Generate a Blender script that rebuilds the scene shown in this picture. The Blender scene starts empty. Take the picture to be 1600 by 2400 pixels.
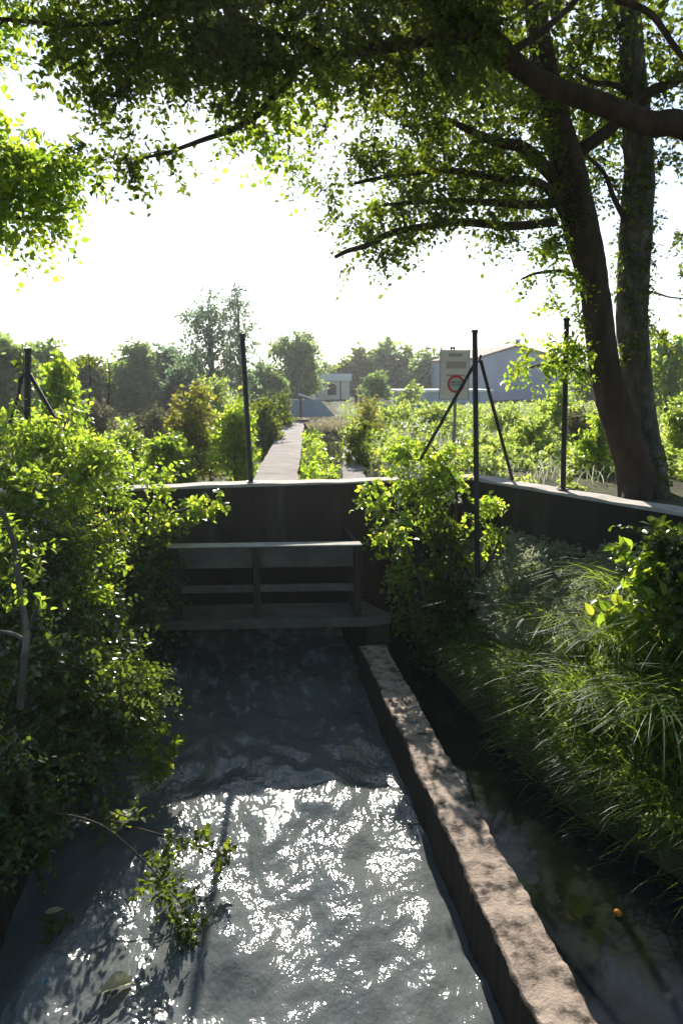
import bpy, math, random
import numpy as np
from mathutils import Vector
rng = np.random.default_rng(7); random.seed(7)
scene = bpy.context.scene; COL = scene.collection
R = math.radians
# ------------------------------------------------------------------ camera
YAW, PITCH, FP, EYE = R(8.23), R(10.46), 1733.3, 3.7
cam = bpy.data.objects.new('camera', bpy.data.cameras.new('camera')); COL.objects.link(cam)
cam.location = (0, 0, EYE); cam.rotation_euler = (R(90) - PITCH, 0, -YAW)
cam.data.sensor_fit = 'VERTICAL'; cam.data.sensor_height = 36; cam.data.lens = 26
cam.data.clip_end = 3000; scene.camera = cam
_F = np.array((math.sin(YAW)*math.cos(PITCH), math.cos(YAW)*math.cos(PITCH), -math.sin(PITCH)))
_R = np.array((math.cos(YAW), -math.sin(YAW), 0)); _U = np.cross(_R, _F)
def P(px, py, D):
    'surveyed point of the photograph at world depth y = D'
    r = _F + (px-800)/FP*_R + (1200-py)/FP*_U
    return np.array((0, 0, EYE)) + r*(D/r[1])
# ------------------------------------------------------------------ materials
def mat(name):
    m = bpy.data.materials.new(name); m.use_nodes = True; nt = m.node_tree; nt.nodes.clear()
    out = nt.nodes.new('ShaderNodeOutputMaterial'); return m, nt, out
def N(nt, t, **k):
    n = nt.nodes.new(t)
    for a, b in k.items():
        if a in n.inputs: n.inputs[a].default_value = b
        else: setattr(n, a, b)
    return n
def L(nt, a, b): nt.links.new(a, b)
def ramp(nt, fac, stops):
    r = nt.nodes.new('ShaderNodeValToRGB'); e = r.color_ramp.elements
    while len(e) < len(stops): e.new(.5)
    for i, (p, c) in enumerate(stops): e[i].position = p; e[i].color = (*c, 1)
    L(nt, fac, r.inputs[0]); return r.outputs[0]
def coords(nt, scale=(1, 1, 1)):
    tc = nt.nodes.new('ShaderNodeTexCoord'); g = nt.nodes.new('ShaderNodeNewGeometry')
    mp = nt.nodes.new('ShaderNodeMapping'); mp.inputs['Scale'].default_value = scale
    L(nt, g.outputs['Position'], mp.inputs[0]); return mp.outputs[0]
def noise(nt, vec, scale, detail=6, rough=.6):
    n = N(nt, 'ShaderNodeTexNoise'); n.inputs['Scale'].default_value = scale
    n.inputs['Detail'].default_value = detail; n.inputs['Roughness'].default_value = rough
    L(nt, vec, n.inputs['Vector']); return n.outputs['Fac']
def leaf_mat(name, cols, trans, tfac=.5, rough=.35, spec=.5):
    m, nt, out = mat(name)
    g = nt.nodes.new('ShaderNodeNewGeometry')
    n = noise(nt, coords(nt), 1.3, 3)
    mx = N(nt, 'ShaderNodeMath', operation='MULTIPLY_ADD'); L(nt, g.outputs['Random Per Island'], mx.inputs[0])
    mx.inputs[1].default_value = .6
    m2 = N(nt, 'ShaderNodeMath', operation='MULTIPLY_ADD'); L(nt, n, m2.inputs[0]); m2.inputs[1].default_value = .9; m2.inputs[2].default_value = -.25
    L(nt, m2.outputs[0], mx.inputs[2])
    k = len(cols)-1
    c = ramp(nt, mx.outputs[0], [(.1+.8*i/k, cc) for i, cc in enumerate(cols)])
    t = ramp(nt, mx.outputs[0], [(.1+.8*i/k, tuple(a*b for a, b in zip(trans, [x/max(.001, cols[len(cols)//2][j]) for j, x in enumerate(cc)]))) for i, cc in enumerate(cols)])
    b = N(nt, 'ShaderNodeBsdfPrincipled'); b.inputs['Roughness'].default_value = rough; b.inputs['Specular IOR Level'].default_value = spec
    L(nt, c, b.inputs['Base Color'])
    tr = N(nt, 'ShaderNodeBsdfTranslucent'); L(nt, t, tr.inputs[0])
    mi = N(nt, 'ShaderNodeMixShader'); mi.inputs[0].default_value = tfac
    L(nt, b.outputs[0], mi.inputs[1]); L(nt, tr.outputs[0], mi.inputs[2]); L(nt, mi.outputs[0], out.inputs[0])
    return m
def solid(name, c1, c2, scale=3, rough=.9, bump=.3, bscale=30, stretch=(1, 1, 1), spec=.3, metal=0, c3=None, bdist=.01):
    m, nt, out = mat(name); v = coords(nt, stretch)
    a = noise(nt, v, scale, 8, .65)
    st = [(.32, c1), (.68, c2)] if c3 is None else [(.3, c1), (.55, c2), (.72, c3)]
    c = ramp(nt, a, st)
    b = N(nt, 'ShaderNodeBsdfPrincipled'); b.inputs['Roughness'].default_value = rough
    b.inputs['Specular IOR Level'].default_value = spec; b.inputs['Metallic'].default_value = metal
    L(nt, c, b.inputs['Base Color'])
    bn = noise(nt, v, bscale, 6, .7); bp = N(nt, 'ShaderNodeBump'); bp.inputs['Strength'].default_value = bump; bp.inputs['Distance'].default_value = bdist
    L(nt, bn, bp.inputs['Height']); L(nt, bp.outputs[0], b.inputs['Normal']); L(nt, b.outputs[0], out.inputs[0])
    return m
M = {}
M['concrete'] = solid('stained concrete', (.10, .085, .07), (.26, .22, .18), 2.2, .95, .5, 25, (1, 1, .35), .2, c3=(.33, .28, .23))
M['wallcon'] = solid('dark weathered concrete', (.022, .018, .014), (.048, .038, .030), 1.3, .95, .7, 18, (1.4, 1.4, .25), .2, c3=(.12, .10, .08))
M['coping'] = solid('pale render coping', (.34, .31, .28), (.52, .48, .44), 5, .9, .4, 30)
def stained(name, top, low, zc, **k):  # dirt blotches, plus shade of the side faces painted dark below the top
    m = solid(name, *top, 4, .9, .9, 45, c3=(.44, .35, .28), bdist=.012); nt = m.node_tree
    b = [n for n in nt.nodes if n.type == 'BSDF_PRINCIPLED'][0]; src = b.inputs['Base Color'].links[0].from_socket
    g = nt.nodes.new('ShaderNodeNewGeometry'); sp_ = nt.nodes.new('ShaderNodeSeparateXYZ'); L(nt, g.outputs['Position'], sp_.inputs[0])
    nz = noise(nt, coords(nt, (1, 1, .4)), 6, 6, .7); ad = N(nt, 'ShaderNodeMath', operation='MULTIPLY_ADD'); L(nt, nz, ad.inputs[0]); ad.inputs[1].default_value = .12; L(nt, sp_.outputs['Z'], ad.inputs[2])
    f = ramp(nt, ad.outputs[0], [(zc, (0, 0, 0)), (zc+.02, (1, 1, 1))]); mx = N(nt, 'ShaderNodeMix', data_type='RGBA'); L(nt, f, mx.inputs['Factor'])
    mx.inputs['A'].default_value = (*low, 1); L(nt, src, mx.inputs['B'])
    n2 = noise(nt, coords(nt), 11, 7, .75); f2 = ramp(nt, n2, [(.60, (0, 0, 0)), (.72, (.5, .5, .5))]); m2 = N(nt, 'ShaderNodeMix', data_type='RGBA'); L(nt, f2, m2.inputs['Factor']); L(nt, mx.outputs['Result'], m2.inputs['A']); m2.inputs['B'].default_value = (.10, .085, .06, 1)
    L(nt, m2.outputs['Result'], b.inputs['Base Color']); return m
M['lowcon'] = stained('worn low wall concrete with painted face shade', ((.25, .19, .15), (.39, .31, .25)), (.032, .024, .018), .466)
M['deckcon'] = solid('grey deck concrete', (.07, .066, .052), (.14, .13, .105), 3, .9, .5, 30)
M['path'] = solid('pale path concrete', (.10, .085, .078), (.22, .19, .175), 2.5, .9, .9, 14, (1, 3, 1), c3=(.34, .30, .28))
M['soil'] = solid('soil and weeds', (.04, .032, .02), (.07, .075, .025), 1.2, 1, 1, 12, c3=(.14, .12, .06), bdist=.05)
M['bark'] = solid('smooth brown bark', (.045, .03, .022), (.085, .058, .042), 2.5, .9, .8, 9, (3, 3, .8), .2, c3=(.12, .085, .065), bdist=.03)
M['greybark'] = solid('mossy grey bark', (.04, .05, .025), (.14, .12, .10), 5, .95, 1, 14, (1.5, 1.5, .7), .2, c3=(.30, .27, .24), bdist=.03)
M['twig'] = solid('twig bark', (.03, .022, .015), (.08, .06, .04), 8, .9, .3, 30)
M['steel'] = solid('dark rusted steel', (.012, .013, .016), (.04, .03, .028), 9, .55, .4, 60, spec=.5, metal=.3)
M['hutwall'] = solid('cream hut render', (.70, .63, .50), (.80, .73, .61), 2, .95, .2, 10)
M['white'] = solid('white painted fascia', (.80, .80, .78), (.88, .88, .86), 3, .7, .1, 20)
M['dark'] = solid('dark opening', (.004, .004, .005), (.009, .008, .008), 3, .8, .1, 20)
M['shedwall'] = solid('pale blue grey metal wall', (.45, .53, .57), (.56, .63, .66), 1.2, .7, .2, 8, (1, 1, .2))
M['barn'] = solid('grey lilac gable render', (.36, .36, .46), (.44, .44, .53), .5, .95, .3, 3, (1, 1, .5), c3=(.5, .5, .58), bdist=.03)
M['tile'] = solid('faded roof tiles', (.22, .15, .12), (.34, .26, .22), 2, .9, .4, 8)
M['sheet'] = solid('blue grey metal sheet', (.30, .36, .44), (.42, .48, .55), 2, .6, .2, 10, metal=.2)
M['rust'] = solid('rusty steel', (.2, .09, .04), (.35, .2, .1), 6, .9, .3, 30)
M['blue'] = solid('blue plastic sheeting', (.04, .12, .32), (.10, .24, .50), 2, .5, .4, 4)
M['board'] = solid('weathered cream board', (.74, .65, .55), (.84, .76, .66), 4, .85, .2, 20, (1, 1, 3))
M['red'] = solid('red enamel', (.55, .02, .02), (.62, .03, .03), 5, .5, .05, 20)
M['ring'] = solid('greenish white enamel', (.42, .50, .42), (.58, .62, .55), 14, .6, .05, 20)
M['ink'] = solid('dark sign ink', (.03, .05, .045), (.06, .07, .06), 5, .7, .05, 20)
M['patch'] = solid('faded brown print', (.46, .37, .31), (.52, .43, .36), 6, .9, .05, 20)
M['galv'] = solid('galvanised post', (.22, .22, .20), (.34, .33, .30), 8, .6, .1, 20, metal=.3)
M['wood'] = solid('grey pole wood', (.12, .09, .08), (.2, .16, .14), 5, .9, .3, 20)
M['orange'] = solid('orange peel', (.55, .16, .01), (.7, .26, .02), 20, .45, .2, 90)
M['ball'] = solid('dull teal plastic', (.05, .13, .17), (.10, .22, .27), 12, .5, .1, 40)
G1 = [(.03, .055, .012), (.055, .095, .018), (.09, .13, .025)]
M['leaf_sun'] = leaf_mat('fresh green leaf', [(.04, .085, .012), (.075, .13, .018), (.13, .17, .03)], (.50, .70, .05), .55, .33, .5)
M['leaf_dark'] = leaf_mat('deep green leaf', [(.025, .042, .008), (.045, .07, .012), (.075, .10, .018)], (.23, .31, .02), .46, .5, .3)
M['leaf_gloss'] = leaf_mat('glossy green leaf', [(.025, .055, .012), (.05, .09, .018), (.08, .12, .025)], (.20, .29, .022), .38, .22, .8)
M['leaf_far'] = leaf_mat('pale distant leaf', [(.06, .11, .03), (.09, .14, .04), (.12, .17, .06)], (.36, .50, .12), .5, .6, .3)
M['leaf_blue'] = leaf_mat('blue green needle leaf', [(.04, .075, .05), (.06, .10, .065), (.09, .13, .085)], (.26, .40, .2), .45, .6, .3)
M['leaf_yel'] = leaf_mat('yellow green leaf', [(.09, .10, .02), (.13, .14, .025), (.18, .17, .04)], (.42, .42, .05), .5, .5, .4)
M['leaf_weed'] = leaf_mat('weed leaf', [(.06, .10, .02), (.095, .14, .03), (.14, .18, .05)], (.52, .66, .10), .55, .4, .5)
M['leaf_brown'] = leaf_mat('dry brown scrub leaf', [(.09, .085, .04), (.13, .115, .055), (.17, .14, .08)], (.22, .22, .09), .3, .7, .3)
M['grass'] = leaf_mat('grass blade', [(.03, .07, .012), (.055, .11, .018), (.10, .15, .03)], (.42, .60, .04), .5, .45, .3)
M['dry'] = leaf_mat('pale dry grass', [(.20, .19, .11), (.30, .27, .17), (.40, .34, .22)], (.42, .38, .22), .4, .5, .4)
M['seed'] = leaf_mat('seed grass brightened as sunlit', [(.26, .30, .18), (.38, .40, .27), (.5, .5, .38)], (.5, .55, .35), .45, .5, .4)  # seed tone raised to put missing sunlight into the grass colour
M['flower'] = leaf_mat('pale flower petal', [(.5, .5, .42), (.6, .6, .5), (.7, .7, .62)], (.5, .5, .42), .4, .5, .4)
M['floatleaf'] = leaf_mat('bleached yellow leaf', [(.40, .36, .20), (.45, .42, .26), (.5, .48, .34)], (.4, .36, .15), .3, .35, .5)
def water_mat(name, base, bumps, rough, foam):
    m, nt, out = mat(name); g = coords(nt)
    b = N(nt, 'ShaderNodeBsdfPrincipled'); b.inputs['Roughness'].default_value = rough; b.inputs['IOR'].default_value = 1.33
    mu = noise(nt, coords(nt, (1, .5, 1)), 1.3, 4)
    c = ramp(nt, mu, [(.3, base[0]), (.7, base[1])])
    if foam:
        f1 = noise(nt, coords(nt, (1.6, .55, 1)), 3.6, 9, .72)
        sep = nt.nodes.new('ShaderNodeSeparateXYZ'); L(nt, nt.nodes.new('ShaderNodeNewGeometry').outputs['Position'], sep.inputs[0])
        mr = N(nt, 'ShaderNodeMapRange'); L(nt, sep.outputs['Y'], mr.inputs[0])
        mr.inputs[1].default_value = 6.4; mr.inputs[2].default_value = 8.6; mr.inputs[3].default_value = 0; mr.inputs[4].default_value = .13
        ad = N(nt, 'ShaderNodeMath', operation='ADD'); L(nt, f1, ad.inputs[0]); L(nt, mr.outputs[0], ad.inputs[1])
        fm = ramp(nt, ad.outputs[0], [(.63, (0, 0, 0)), (.80, (.7, .7, .7))])
        mx = N(nt, 'ShaderNodeMix', data_type='RGBA'); L(nt, fm, mx.inputs['Factor']); L(nt, c, mx.inputs['A']); mx.inputs['B'].default_value = (.42, .50, .56, 1)
        L(nt, mx.outputs['Result'], b.inputs['Base Color'])
    else: L(nt, c, b.inputs['Base Color'])
    prev = None
    for st, sc, dist, strg in bumps:
        h = noise(nt, coords(nt, st), sc, 4, .55)
        bp = N(nt, 'ShaderNodeBump'); bp.inputs['Strength'].default_value = strg; bp.inputs['Distance'].default_value = dist
        L(nt, h, bp.inputs['Height'])
        if prev: L(nt, prev, bp.inputs['Normal'])
        prev = bp.outputs[0]
    L(nt, prev, b.inputs['Normal']); L(nt, b.outputs[0], out.inputs[0]); return m
M['water'] = water_mat('turbid flowing water', [(.080, .095, .101), (.142, .152, .147)],
                       [((1.2, .6, 1), 2.5, .035, .9), ((1.2, .75, 1), 6.5, .022, 1), ((1, .9, 1), 19, .0038, 1)], .07, True)
M['water2'] = water_mat('still dark water', [(.008, .010, .014), (.014, .016, .018)], [((1, 1, 1), 2, .01, .3), ((1, 1, 1), 14, .002, .3)], .06, False)
# ------------------------------------------------------------------ object helpers
ORG = {}
def thing(name, label, cat, loc, group=None):
    o = bpy.data.objects.new(name, None); COL.objects.link(o); o.empty_display_size = .2
    o.location = tuple(float(v) for v in loc); o['label'] = label; o['category'] = cat
    if group: o['group'] = group
    ORG[o.name] = np.array(o.location); return o
def mk(name, V, Fs, m, parent=None, smooth=False, label=None, cat=None, kind=None, group=None, mats=None, midx=None):
    V = np.asarray(V, float); loc = np.zeros(3)
    if parent is not None: org = ORG[parent.name]
    else:
        org = np.zeros(3)
        if kind is None and len(V):
            loc = np.array(((V[:, 0].min()+V[:, 0].max())/2, (V[:, 1].min()+V[:, 1].max())/2, V[:, 2].min())); org = loc
    me = bpy.data.meshes.new(name)
    if isinstance(Fs, np.ndarray):
        me.vertices.add(len(V)); me.vertices.foreach_set('co', (V-org).astype(np.float32).ravel())
        k = Fs.shape[1]; n = len(Fs)
        me.loops.add(n*k); me.loops.foreach_set('vertex_index', Fs.astype(np.int32).ravel())
        me.polygons.add(n); me.polygons.foreach_set('loop_start', np.arange(0, n*k, k, dtype=np.int32))
        me.update(calc_edges=True)
    else: me.from_pydata([tuple(v) for v in (V-org)], [], Fs); me.update()
    for mm in (mats or [m]): me.materials.append(mm)
    if midx is not None: me.polygons.foreach_set('material_index', np.asarray(midx, dtype=np.int32))
    if smooth: me.polygons.foreach_set('use_smooth', np.ones(len(me.polygons), bool))
    o = bpy.data.objects.new(name, me); COL.objects.link(o)
    if parent is not None: o.parent = parent; ORG[o.name] = org
    else: o.location = tuple(loc); ORG[o.name] = loc if kind is None else np.zeros(3)
    if label: o['label'] = label
    if cat: o['category'] = cat
    if kind: o['kind'] = kind
    if group: o['group'] = group
    return o
class MB:
    def __init__(s): s.v = []; s.f = []
    def add(s, V, Fs):
        b = len(s.v); s.v += [tuple(map(float, p)) for p in V]; s.f += [tuple(i+b for i in f) for f in Fs]; return s
    def box(s, x0, x1, y0, y1, z0, z1): 
        return s.prism([(x0, y0), (x1, y0), (x1, y1), (x0, y1)], z0, z1)
    def prism(s, poly, z0, z1, bev=0):
        n = len(poly); z1s = z1 if hasattr(z1, '__len__') else [z1]*n; z0s = z0 if hasattr(z0, '__len__') else [z0]*n
        V = [(x, y, z0s[i]) for i, (x, y) in enumerate(poly)]+[(x, y, z1s[i]) for i, (x, y) in enumerate(poly)]
        return s.add(V, [tuple(range(n-1, -1, -1)), tuple(range(n, 2*n))]+[(i, (i+1) % n, n+(i+1) % n, n+i) for i in range(n)])
    def tube(s, pts, rad, sides=8, cap=True, rough=0):
        pts = [np.array(p, float) for p in pts]; k = len(pts)
        rad = [rad]*k if not hasattr(rad, '__len__') else rad
        V = []; ref = None
        for i, p in enumerate(pts):
            t = pts[min(i+1, k-1)]-pts[max(i-1, 0)]; t /= np.linalg.norm(t)+1e-9
            if ref is None: ref = np.array((1., 0, 0)) if abs(t[0]) < .8 else np.array((0, 1., 0))
            u = ref-t*ref.dot(t); u /= np.linalg.norm(u)+1e-9; ref = u; w = np.cross(t, u)
            for j in range(sides):
                a = 2*math.pi*j/sides; r = rad[i]*(1+rough*(random.random()-.5)+rough*.8*math.sin(3*a+i*.25))
                V.append(p+r*(math.cos(a)*u+math.sin(a)*w))
        Fs = [(i*sides+j, i*sides+(j+1) % sides, (i+1)*sides+(j+1) % sides, (i+1)*sides+j) for i in range(k-1) for j in range(sides)]
        if cap: Fs += [tuple(range(sides-1, -1, -1)), tuple((k-1)*sides+j for j in range(sides))]
        return s.add(V, Fs)
    def build(s, name, m, parent=None, **k): return mk(name, s.v, s.f, m, parent, **k)
def smooth_path(pts, rad, sub=6):
    pts = [np.array(p, float) for p in pts]; o = []; ro = []
    for i in range(len(pts)-1):
        p0 = pts[max(i-1, 0)]; p1 = pts[i]; p2 = pts[i+1]; p3 = pts[min(i+2, len(pts)-1)]
        for j in range(sub):
            t = j/sub; o.append(.5*((2*p1)+(-p0+p2)*t+(2*p0-5*p1+4*p2-p3)*t*t+(-p0+3*p1-3*p2+p3)*t**3)); ro.append(rad[i]*(1-t)+rad[i+1]*t)
    o.append(pts[-1]); ro.append(rad[-1]); return o, ro
def bevel(o, w, seg=2):
    b = o.modifiers.new('bevel', 'BEVEL'); b.width = w; b.segments = seg; b.limit_method = 'ANGLE'; return o
# ------------------------------------------------------------------ foliage
def norm(a): return a/(np.linalg.norm(a, axis=-1, keepdims=True)+1e-9)
def leaf_geo(pos, d, n, ln, wd, fine):
    d = norm(d); s = norm(np.cross(d, n)); n = np.cross(s, d)
    ln = ln[:, None]; wd = wd[:, None]
    if fine:
        pts = [pos, pos+d*ln*.5-n*ln*.02, pos+d*ln-n*ln*.16,
               pos+d*ln*.24+s*wd*.8+n*wd*.25, pos+d*ln*.62+s*wd*.85+n*wd*.15,
               pos+d*ln*.24-s*wd*.8+n*wd*.25, pos+d*ln*.62-s*wd*.85+n*wd*.15]
        T = np.array([[0, 1, 3], [1, 4, 3], [1, 2, 4], [0, 5, 1], [1, 5, 6], [1, 6, 2]])
    else:
        pts = [pos, pos+d*ln*.45+s*wd+n*wd*.3, pos+d*ln-n*ln*.1, pos+d*ln*.45-s*wd+n*wd*.3]
        T = np.array([[0, 2, 1], [0, 3, 2]])
    k = len(pts); V = np.stack(pts, 1).reshape(-1, 3)
    Fs = (np.arange(len(pos))[:, None, None]*k+T[None]).reshape(-1, 3)
    return V, Fs
def foliage(blobs, leaf, tw_len=.35, per=9, fine=False, shell=.55, droop=.25, clump=9, twigs=False, wr=.33, outw=.8, csize=.33, flat=.35):
    'blobs: (centre, radii, number of twigs). Twigs sprout in clumps through each volume, leaves alternate along every twig.'
    VV = []; FF = []; b = 0; TV = []
    for c, r, nt_ in blobs:
        c = np.array(c, float); r = np.array(r if hasattr(r, '__len__') else (r, r, r), float); nt_ = int(nt_)
        nc = max(1, nt_//clump)
        cd = norm(rng.normal(size=(nc, 3))); cr = shell+(1-shell)*rng.random((nc, 1)); cr = np.where(rng.random((nc, 1)) < .25, cr*rng.random((nc, 1)), cr)
        cc = cd*cr
        idx = rng.integers(0, nc, nt_)
        o = cc[idx]+rng.normal(size=(nt_, 3))*csize*.5
        org = c+o*r
        out = norm(o*outw+rng.normal(size=(nt_, 3))*.55+np.array((0, 0, -droop)))
        tl = tw_len*(.5+.9*rng.random((nt_, 1)))
        side = norm(np.cross(out, rng.normal(size=(nt_, 3))))
        t = (np.arange(per)+.6)/per
        pos = org[:, None]+out[:, None]*(tl*t)[..., None]+np.array((0, 0, -1.))*droop*((tl*t)**2)[..., None]/max(tw_len, .1)
        sg = np.where(np.arange(per) % 2, 1, -1)[None, :, None]
        d = out[:, None]*.55+side[:, None]*sg*.9+rng.normal(size=(nt_, per, 3))*.28
        n = np.array((0, 0, 1.))+rng.normal(size=(nt_, per, 3))*flat*1.6
        n = n+norm(np.cross(out, side))[:, None]*.5
        pos = pos.reshape(-1, 3); d = d.reshape(-1, 3); n = n.reshape(-1, 3)
        ln = leaf*(.6+.7*rng.random(len(pos)))
        V, Fs = leaf_geo(pos, d, n, ln, ln*wr*(.8+.4*rng.random(len(pos))), fine)
        VV.append(V); FF.append(Fs+b); b += len(V)
        if twigs: TV.append((org, org+out*tl-np.array((0, 0, 1.))*droop*tl**2/max(tw_len, .1)))
    V = np.concatenate(VV); Fs = np.concatenate(FF)
    if twigs:
        a = np.concatenate([x[0] for x in TV]); e = np.concatenate([x[1] for x in TV]); w = leaf*.035
        s = norm(np.cross(e-a, np.array((.3, .2, 1.)))); u = norm(np.cross(e-a, s))
        p = [a+s*w, a-s*w*.5+u*w, a-s*w*.5-u*w, e]
        TVv = np.stack(p, 1).reshape(-1, 3)
        TF = (np.arange(len(a))[:, None, None]*4+np.array([[0, 1, 3], [1, 2, 3], [2, 0, 3]])[None]).reshape(-1, 3)+len(V)
        return np.concatenate([V, TVv]), np.concatenate([Fs, TF]), np.concatenate([np.zeros(len(Fs), int), np.ones(len(TF), int)])
    return V, Fs, None
def crown(name, parent, m, blobs, leaf, **k):
    V, Fs, mi = foliage(blobs, leaf, **k)
    kw = dict(kind=k.get('kind'))
    return mk(name, V, Fs, m, parent, mats=[m, M['twig']], midx=mi)
def blades(base, h, w, lean, curve, m, name, parent=None, **k):
    'bent grass blades, base (n,3), height h(n), width w(n), lean vector (n,3)'
    n = len(base); up = np.array((0, 0, 1.)); ts = (0, .35, .7, 1.)
    az = rng.random(n)*2*math.pi; s = np.stack([np.cos(az), np.sin(az), np.zeros(n)], 1)
    V = []; ts = (0, .2, .42, .62, .82)
    pz = lambda t: t-curve*.62*t**2.6; px_ = lambda t: curve*.8*t**1.6
    for t in ts:
        c = base+up*(h*pz(t))[:, None]+lean*(h*px_(t))[:, None]; ww = (w*(.55+1.2*t-1.65*t*t))[:, None]*.5
        V += [c-s*ww, c+s*ww]
    V.append(base+up*(h*pz(1.))[:, None]+lean*(h*px_(1.))[:, None])
    V = np.stack(V, 1).reshape(-1, 3)
    T = np.array([[2*k+a for a in q] for k in range(4) for q in ((0, 1, 3), (0, 3, 2))]+[[8, 9, 10]])
    Fs = (np.arange(n)[:, None, None]*11+T[None]).reshape(-1, 3)
    return mk(name, V, Fs, m, parent, **k)
def limbs(start, r0, targets, mb, sag=.1, sides=5):
    'thin boughs from a trunk point out to the leaf masses'
    for tg in targets:
        a = np.array(start, float); b = np.array(tg, float); mid = (a+b)/2+rng.normal(size=3)*.08*np.linalg.norm(b-a)+np.array((0, 0, sag))
        p, r = smooth_path([a, mid, b], [r0, r0*.65, r0*.25], 5); mb.tube(p, r, sides)
# ------------------------------------------------------------------ terrain
def bank(y): return np.interp(y, [-6, 3, 4.5, 5.5, 6.9, 8.5, 10.4], [3.7, 3.5, 3.05, 2.62, 2.42, 2.28, 2.25])
def wingx(y): return 3.47+(10.4-y)*.454
def gz(x, y):
    x = np.asarray(x, float); y = np.asarray(y, float)
    yw = 10.22+.072*x
    left = np.clip(.3+(-1.85-x)*.75, -.8, 2.1)
    xb = bank(y); d = x-xb
    right = np.clip(np.where(d < .25, -.8+d*4.4, .3+(d-.25)*.62), -.8, 1.35)
    right = np.where((y > 8.2) & (d > .25), np.clip(.3+(d-.25)*.85, .3, 1.2), right)
    mid = np.where(x < -1.85, left, np.where(x > xb, right, -.8))
    mid = np.where(x > wingx(y)+.12, 2.1, mid)
    b1 = np.interp(y, [10, 14, 22, 40, 80], [1.0, .9, 1.3, 2.0, 2.1])
    ax = .2+(y-10.5)*.106; tr = np.clip((x-ax-1.7)/.4, 0, 1)
    back = np.where(x < ax+.3, b1, np.where(x < ax+1.6, .8+np.clip((y-22)/4, 0, 1)*1.3, b1*(1-tr)+2.1*tr))
    z = np.where(y > yw+.12, back, mid)
    z = np.where((y < 11.2) & (y > 9.5) & (x > -1.2) & (x < 1.95), -.8, z)
    dd = np.sqrt(x*x+y*y)
    z = z+.05*np.sin(x*1.7+y*.6)*np.sin(y*1.3-x*.4)*np.where(z > -.5, 1, 0)
    z = z+np.where(y > 60, .7*np.sin(x*.03)*np.sin(y*.02), 0)
    return z
def axis(a, b, fine0, fine1, st):
    o = list(np.arange(fine0, fine1, st)); v = fine1; s = st
    while v < b: o.append(v); s *= 1.25; v += s
    o.append(b); v = fine0; s = st; lo = []
    while v > a: s *= 1.25; v -= s; lo.append(max(v, a))
    return np.array(lo[::-1]+o)
xs = axis(-700, 700, -6, 8, .1); ys = axis(-60, 1200, -4, 14, .1)
X, Yg = np.meshgrid(xs, ys); Zg = gz(X, Yg); nx = len(xs); ny = len(ys)
V = np.stack([X, Yg, Zg], -1).reshape(-1, 3); i = np.arange(nx*ny).reshape(ny, nx)
Fq = np.stack([i[:-1, :-1], i[:-1, 1:], i[1:, 1:], i[1:, :-1]], -1).reshape(-1, 4)
mk('ground', V, Fq, M['soil'], kind='structure', smooth=True)
# far hills
def hill(x0, x1, y, hgt, seed):
    r = np.random.default_rng(seed); xs_ = np.linspace(x0, x1, 90); rows = []
    for j, t in enumerate(np.linspace(0, 1, 14)):
        prof = np.sin(np.linspace(0, math.pi, 90))**.7
        h = hgt*math.sin(t*math.pi*.5)*prof*(1+.12*np.sin(xs_*.05+seed))+r.normal(size=90)*.35*(t > .1)
        rows.append(np.stack([xs_, np.full(90, y+t*60), 1.5+h], 1))
    V = np.concatenate(rows); i = np.arange(90*14).reshape(14, 90)
    return V, np.stack([i[:-1, :-1], i[:-1, 1:], i[1:, 1:], i[1:, :-1]], -1).reshape(-1, 4)
M['hill'] = solid('wooded far hill', (.03, .05, .025), (.06, .085, .035), .25, 1, 1, .8, bdist=.6)
V, Fs = hill(-190, 60, 130, 4.2, 3); mk('hills', V, Fs, M['hill'], kind='structure', smooth=True)
V, Fs = hill(20, 260, 180, 5, 5); mk('hills', V, Fs, M['hill'], kind='structure', smooth=True)
# ------------------------------------------------------------------ water
def water_sheet(name, x0, x1, y0, y1, st, amp, m, z=0):
    xs_ = np.arange(x0, x1+st, st); ys_ = np.arange(y0, y1+st, st); X, Y = np.meshgrid(xs_, ys_); Z = np.full(X.shape, z, float)
    r = np.random.default_rng(4)
    for k in range(34):
        lam = .16*1.13**(k % 17)*(1+.3*r.random()); a = r.random()*2*math.pi; q = 2*math.pi/lam
        wx = X+.06*np.sin(Y*2.1+k)+.04*np.sin(X*3+Y+k*2); wy = Y+.08*np.sin(X*1.7+k*1.3)
        loc = .5+.5*np.sin(X*r.uniform(.8, 2)+Y*r.uniform(.5, 1.6)+k)
        Z += amp*lam*.06*loc*np.sin(q*(wx*math.cos(a)+wy*math.sin(a))+r.random()*6)
    turb = np.exp(-((Y-8.1)/.7)**2); Z += amp*turb*.03*np.sin(X*9+np.sin(Y*7)*2)*np.sin(Y*8+X*3)
    V = np.stack([X, Y, Z], -1).reshape(-1, 3); n1 = len(xs_); n2 = len(ys_); i = np.arange(n1*n2).reshape(n2, n1)
    return mk(name, V, np.stack([i[:-1, :-1], i[:-1, 1:], i[1:, 1:], i[1:, :-1]], -1).reshape(-1, 4), m, kind='structure', smooth=True)
water_sheet('water', -1.68, 1.5, .5, 10.6, .03, .16, M['water'])
water_sheet('side_water', 1.74, 3.9, -1, 10.0, .06, .02, M['water2'], -.02)
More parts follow.
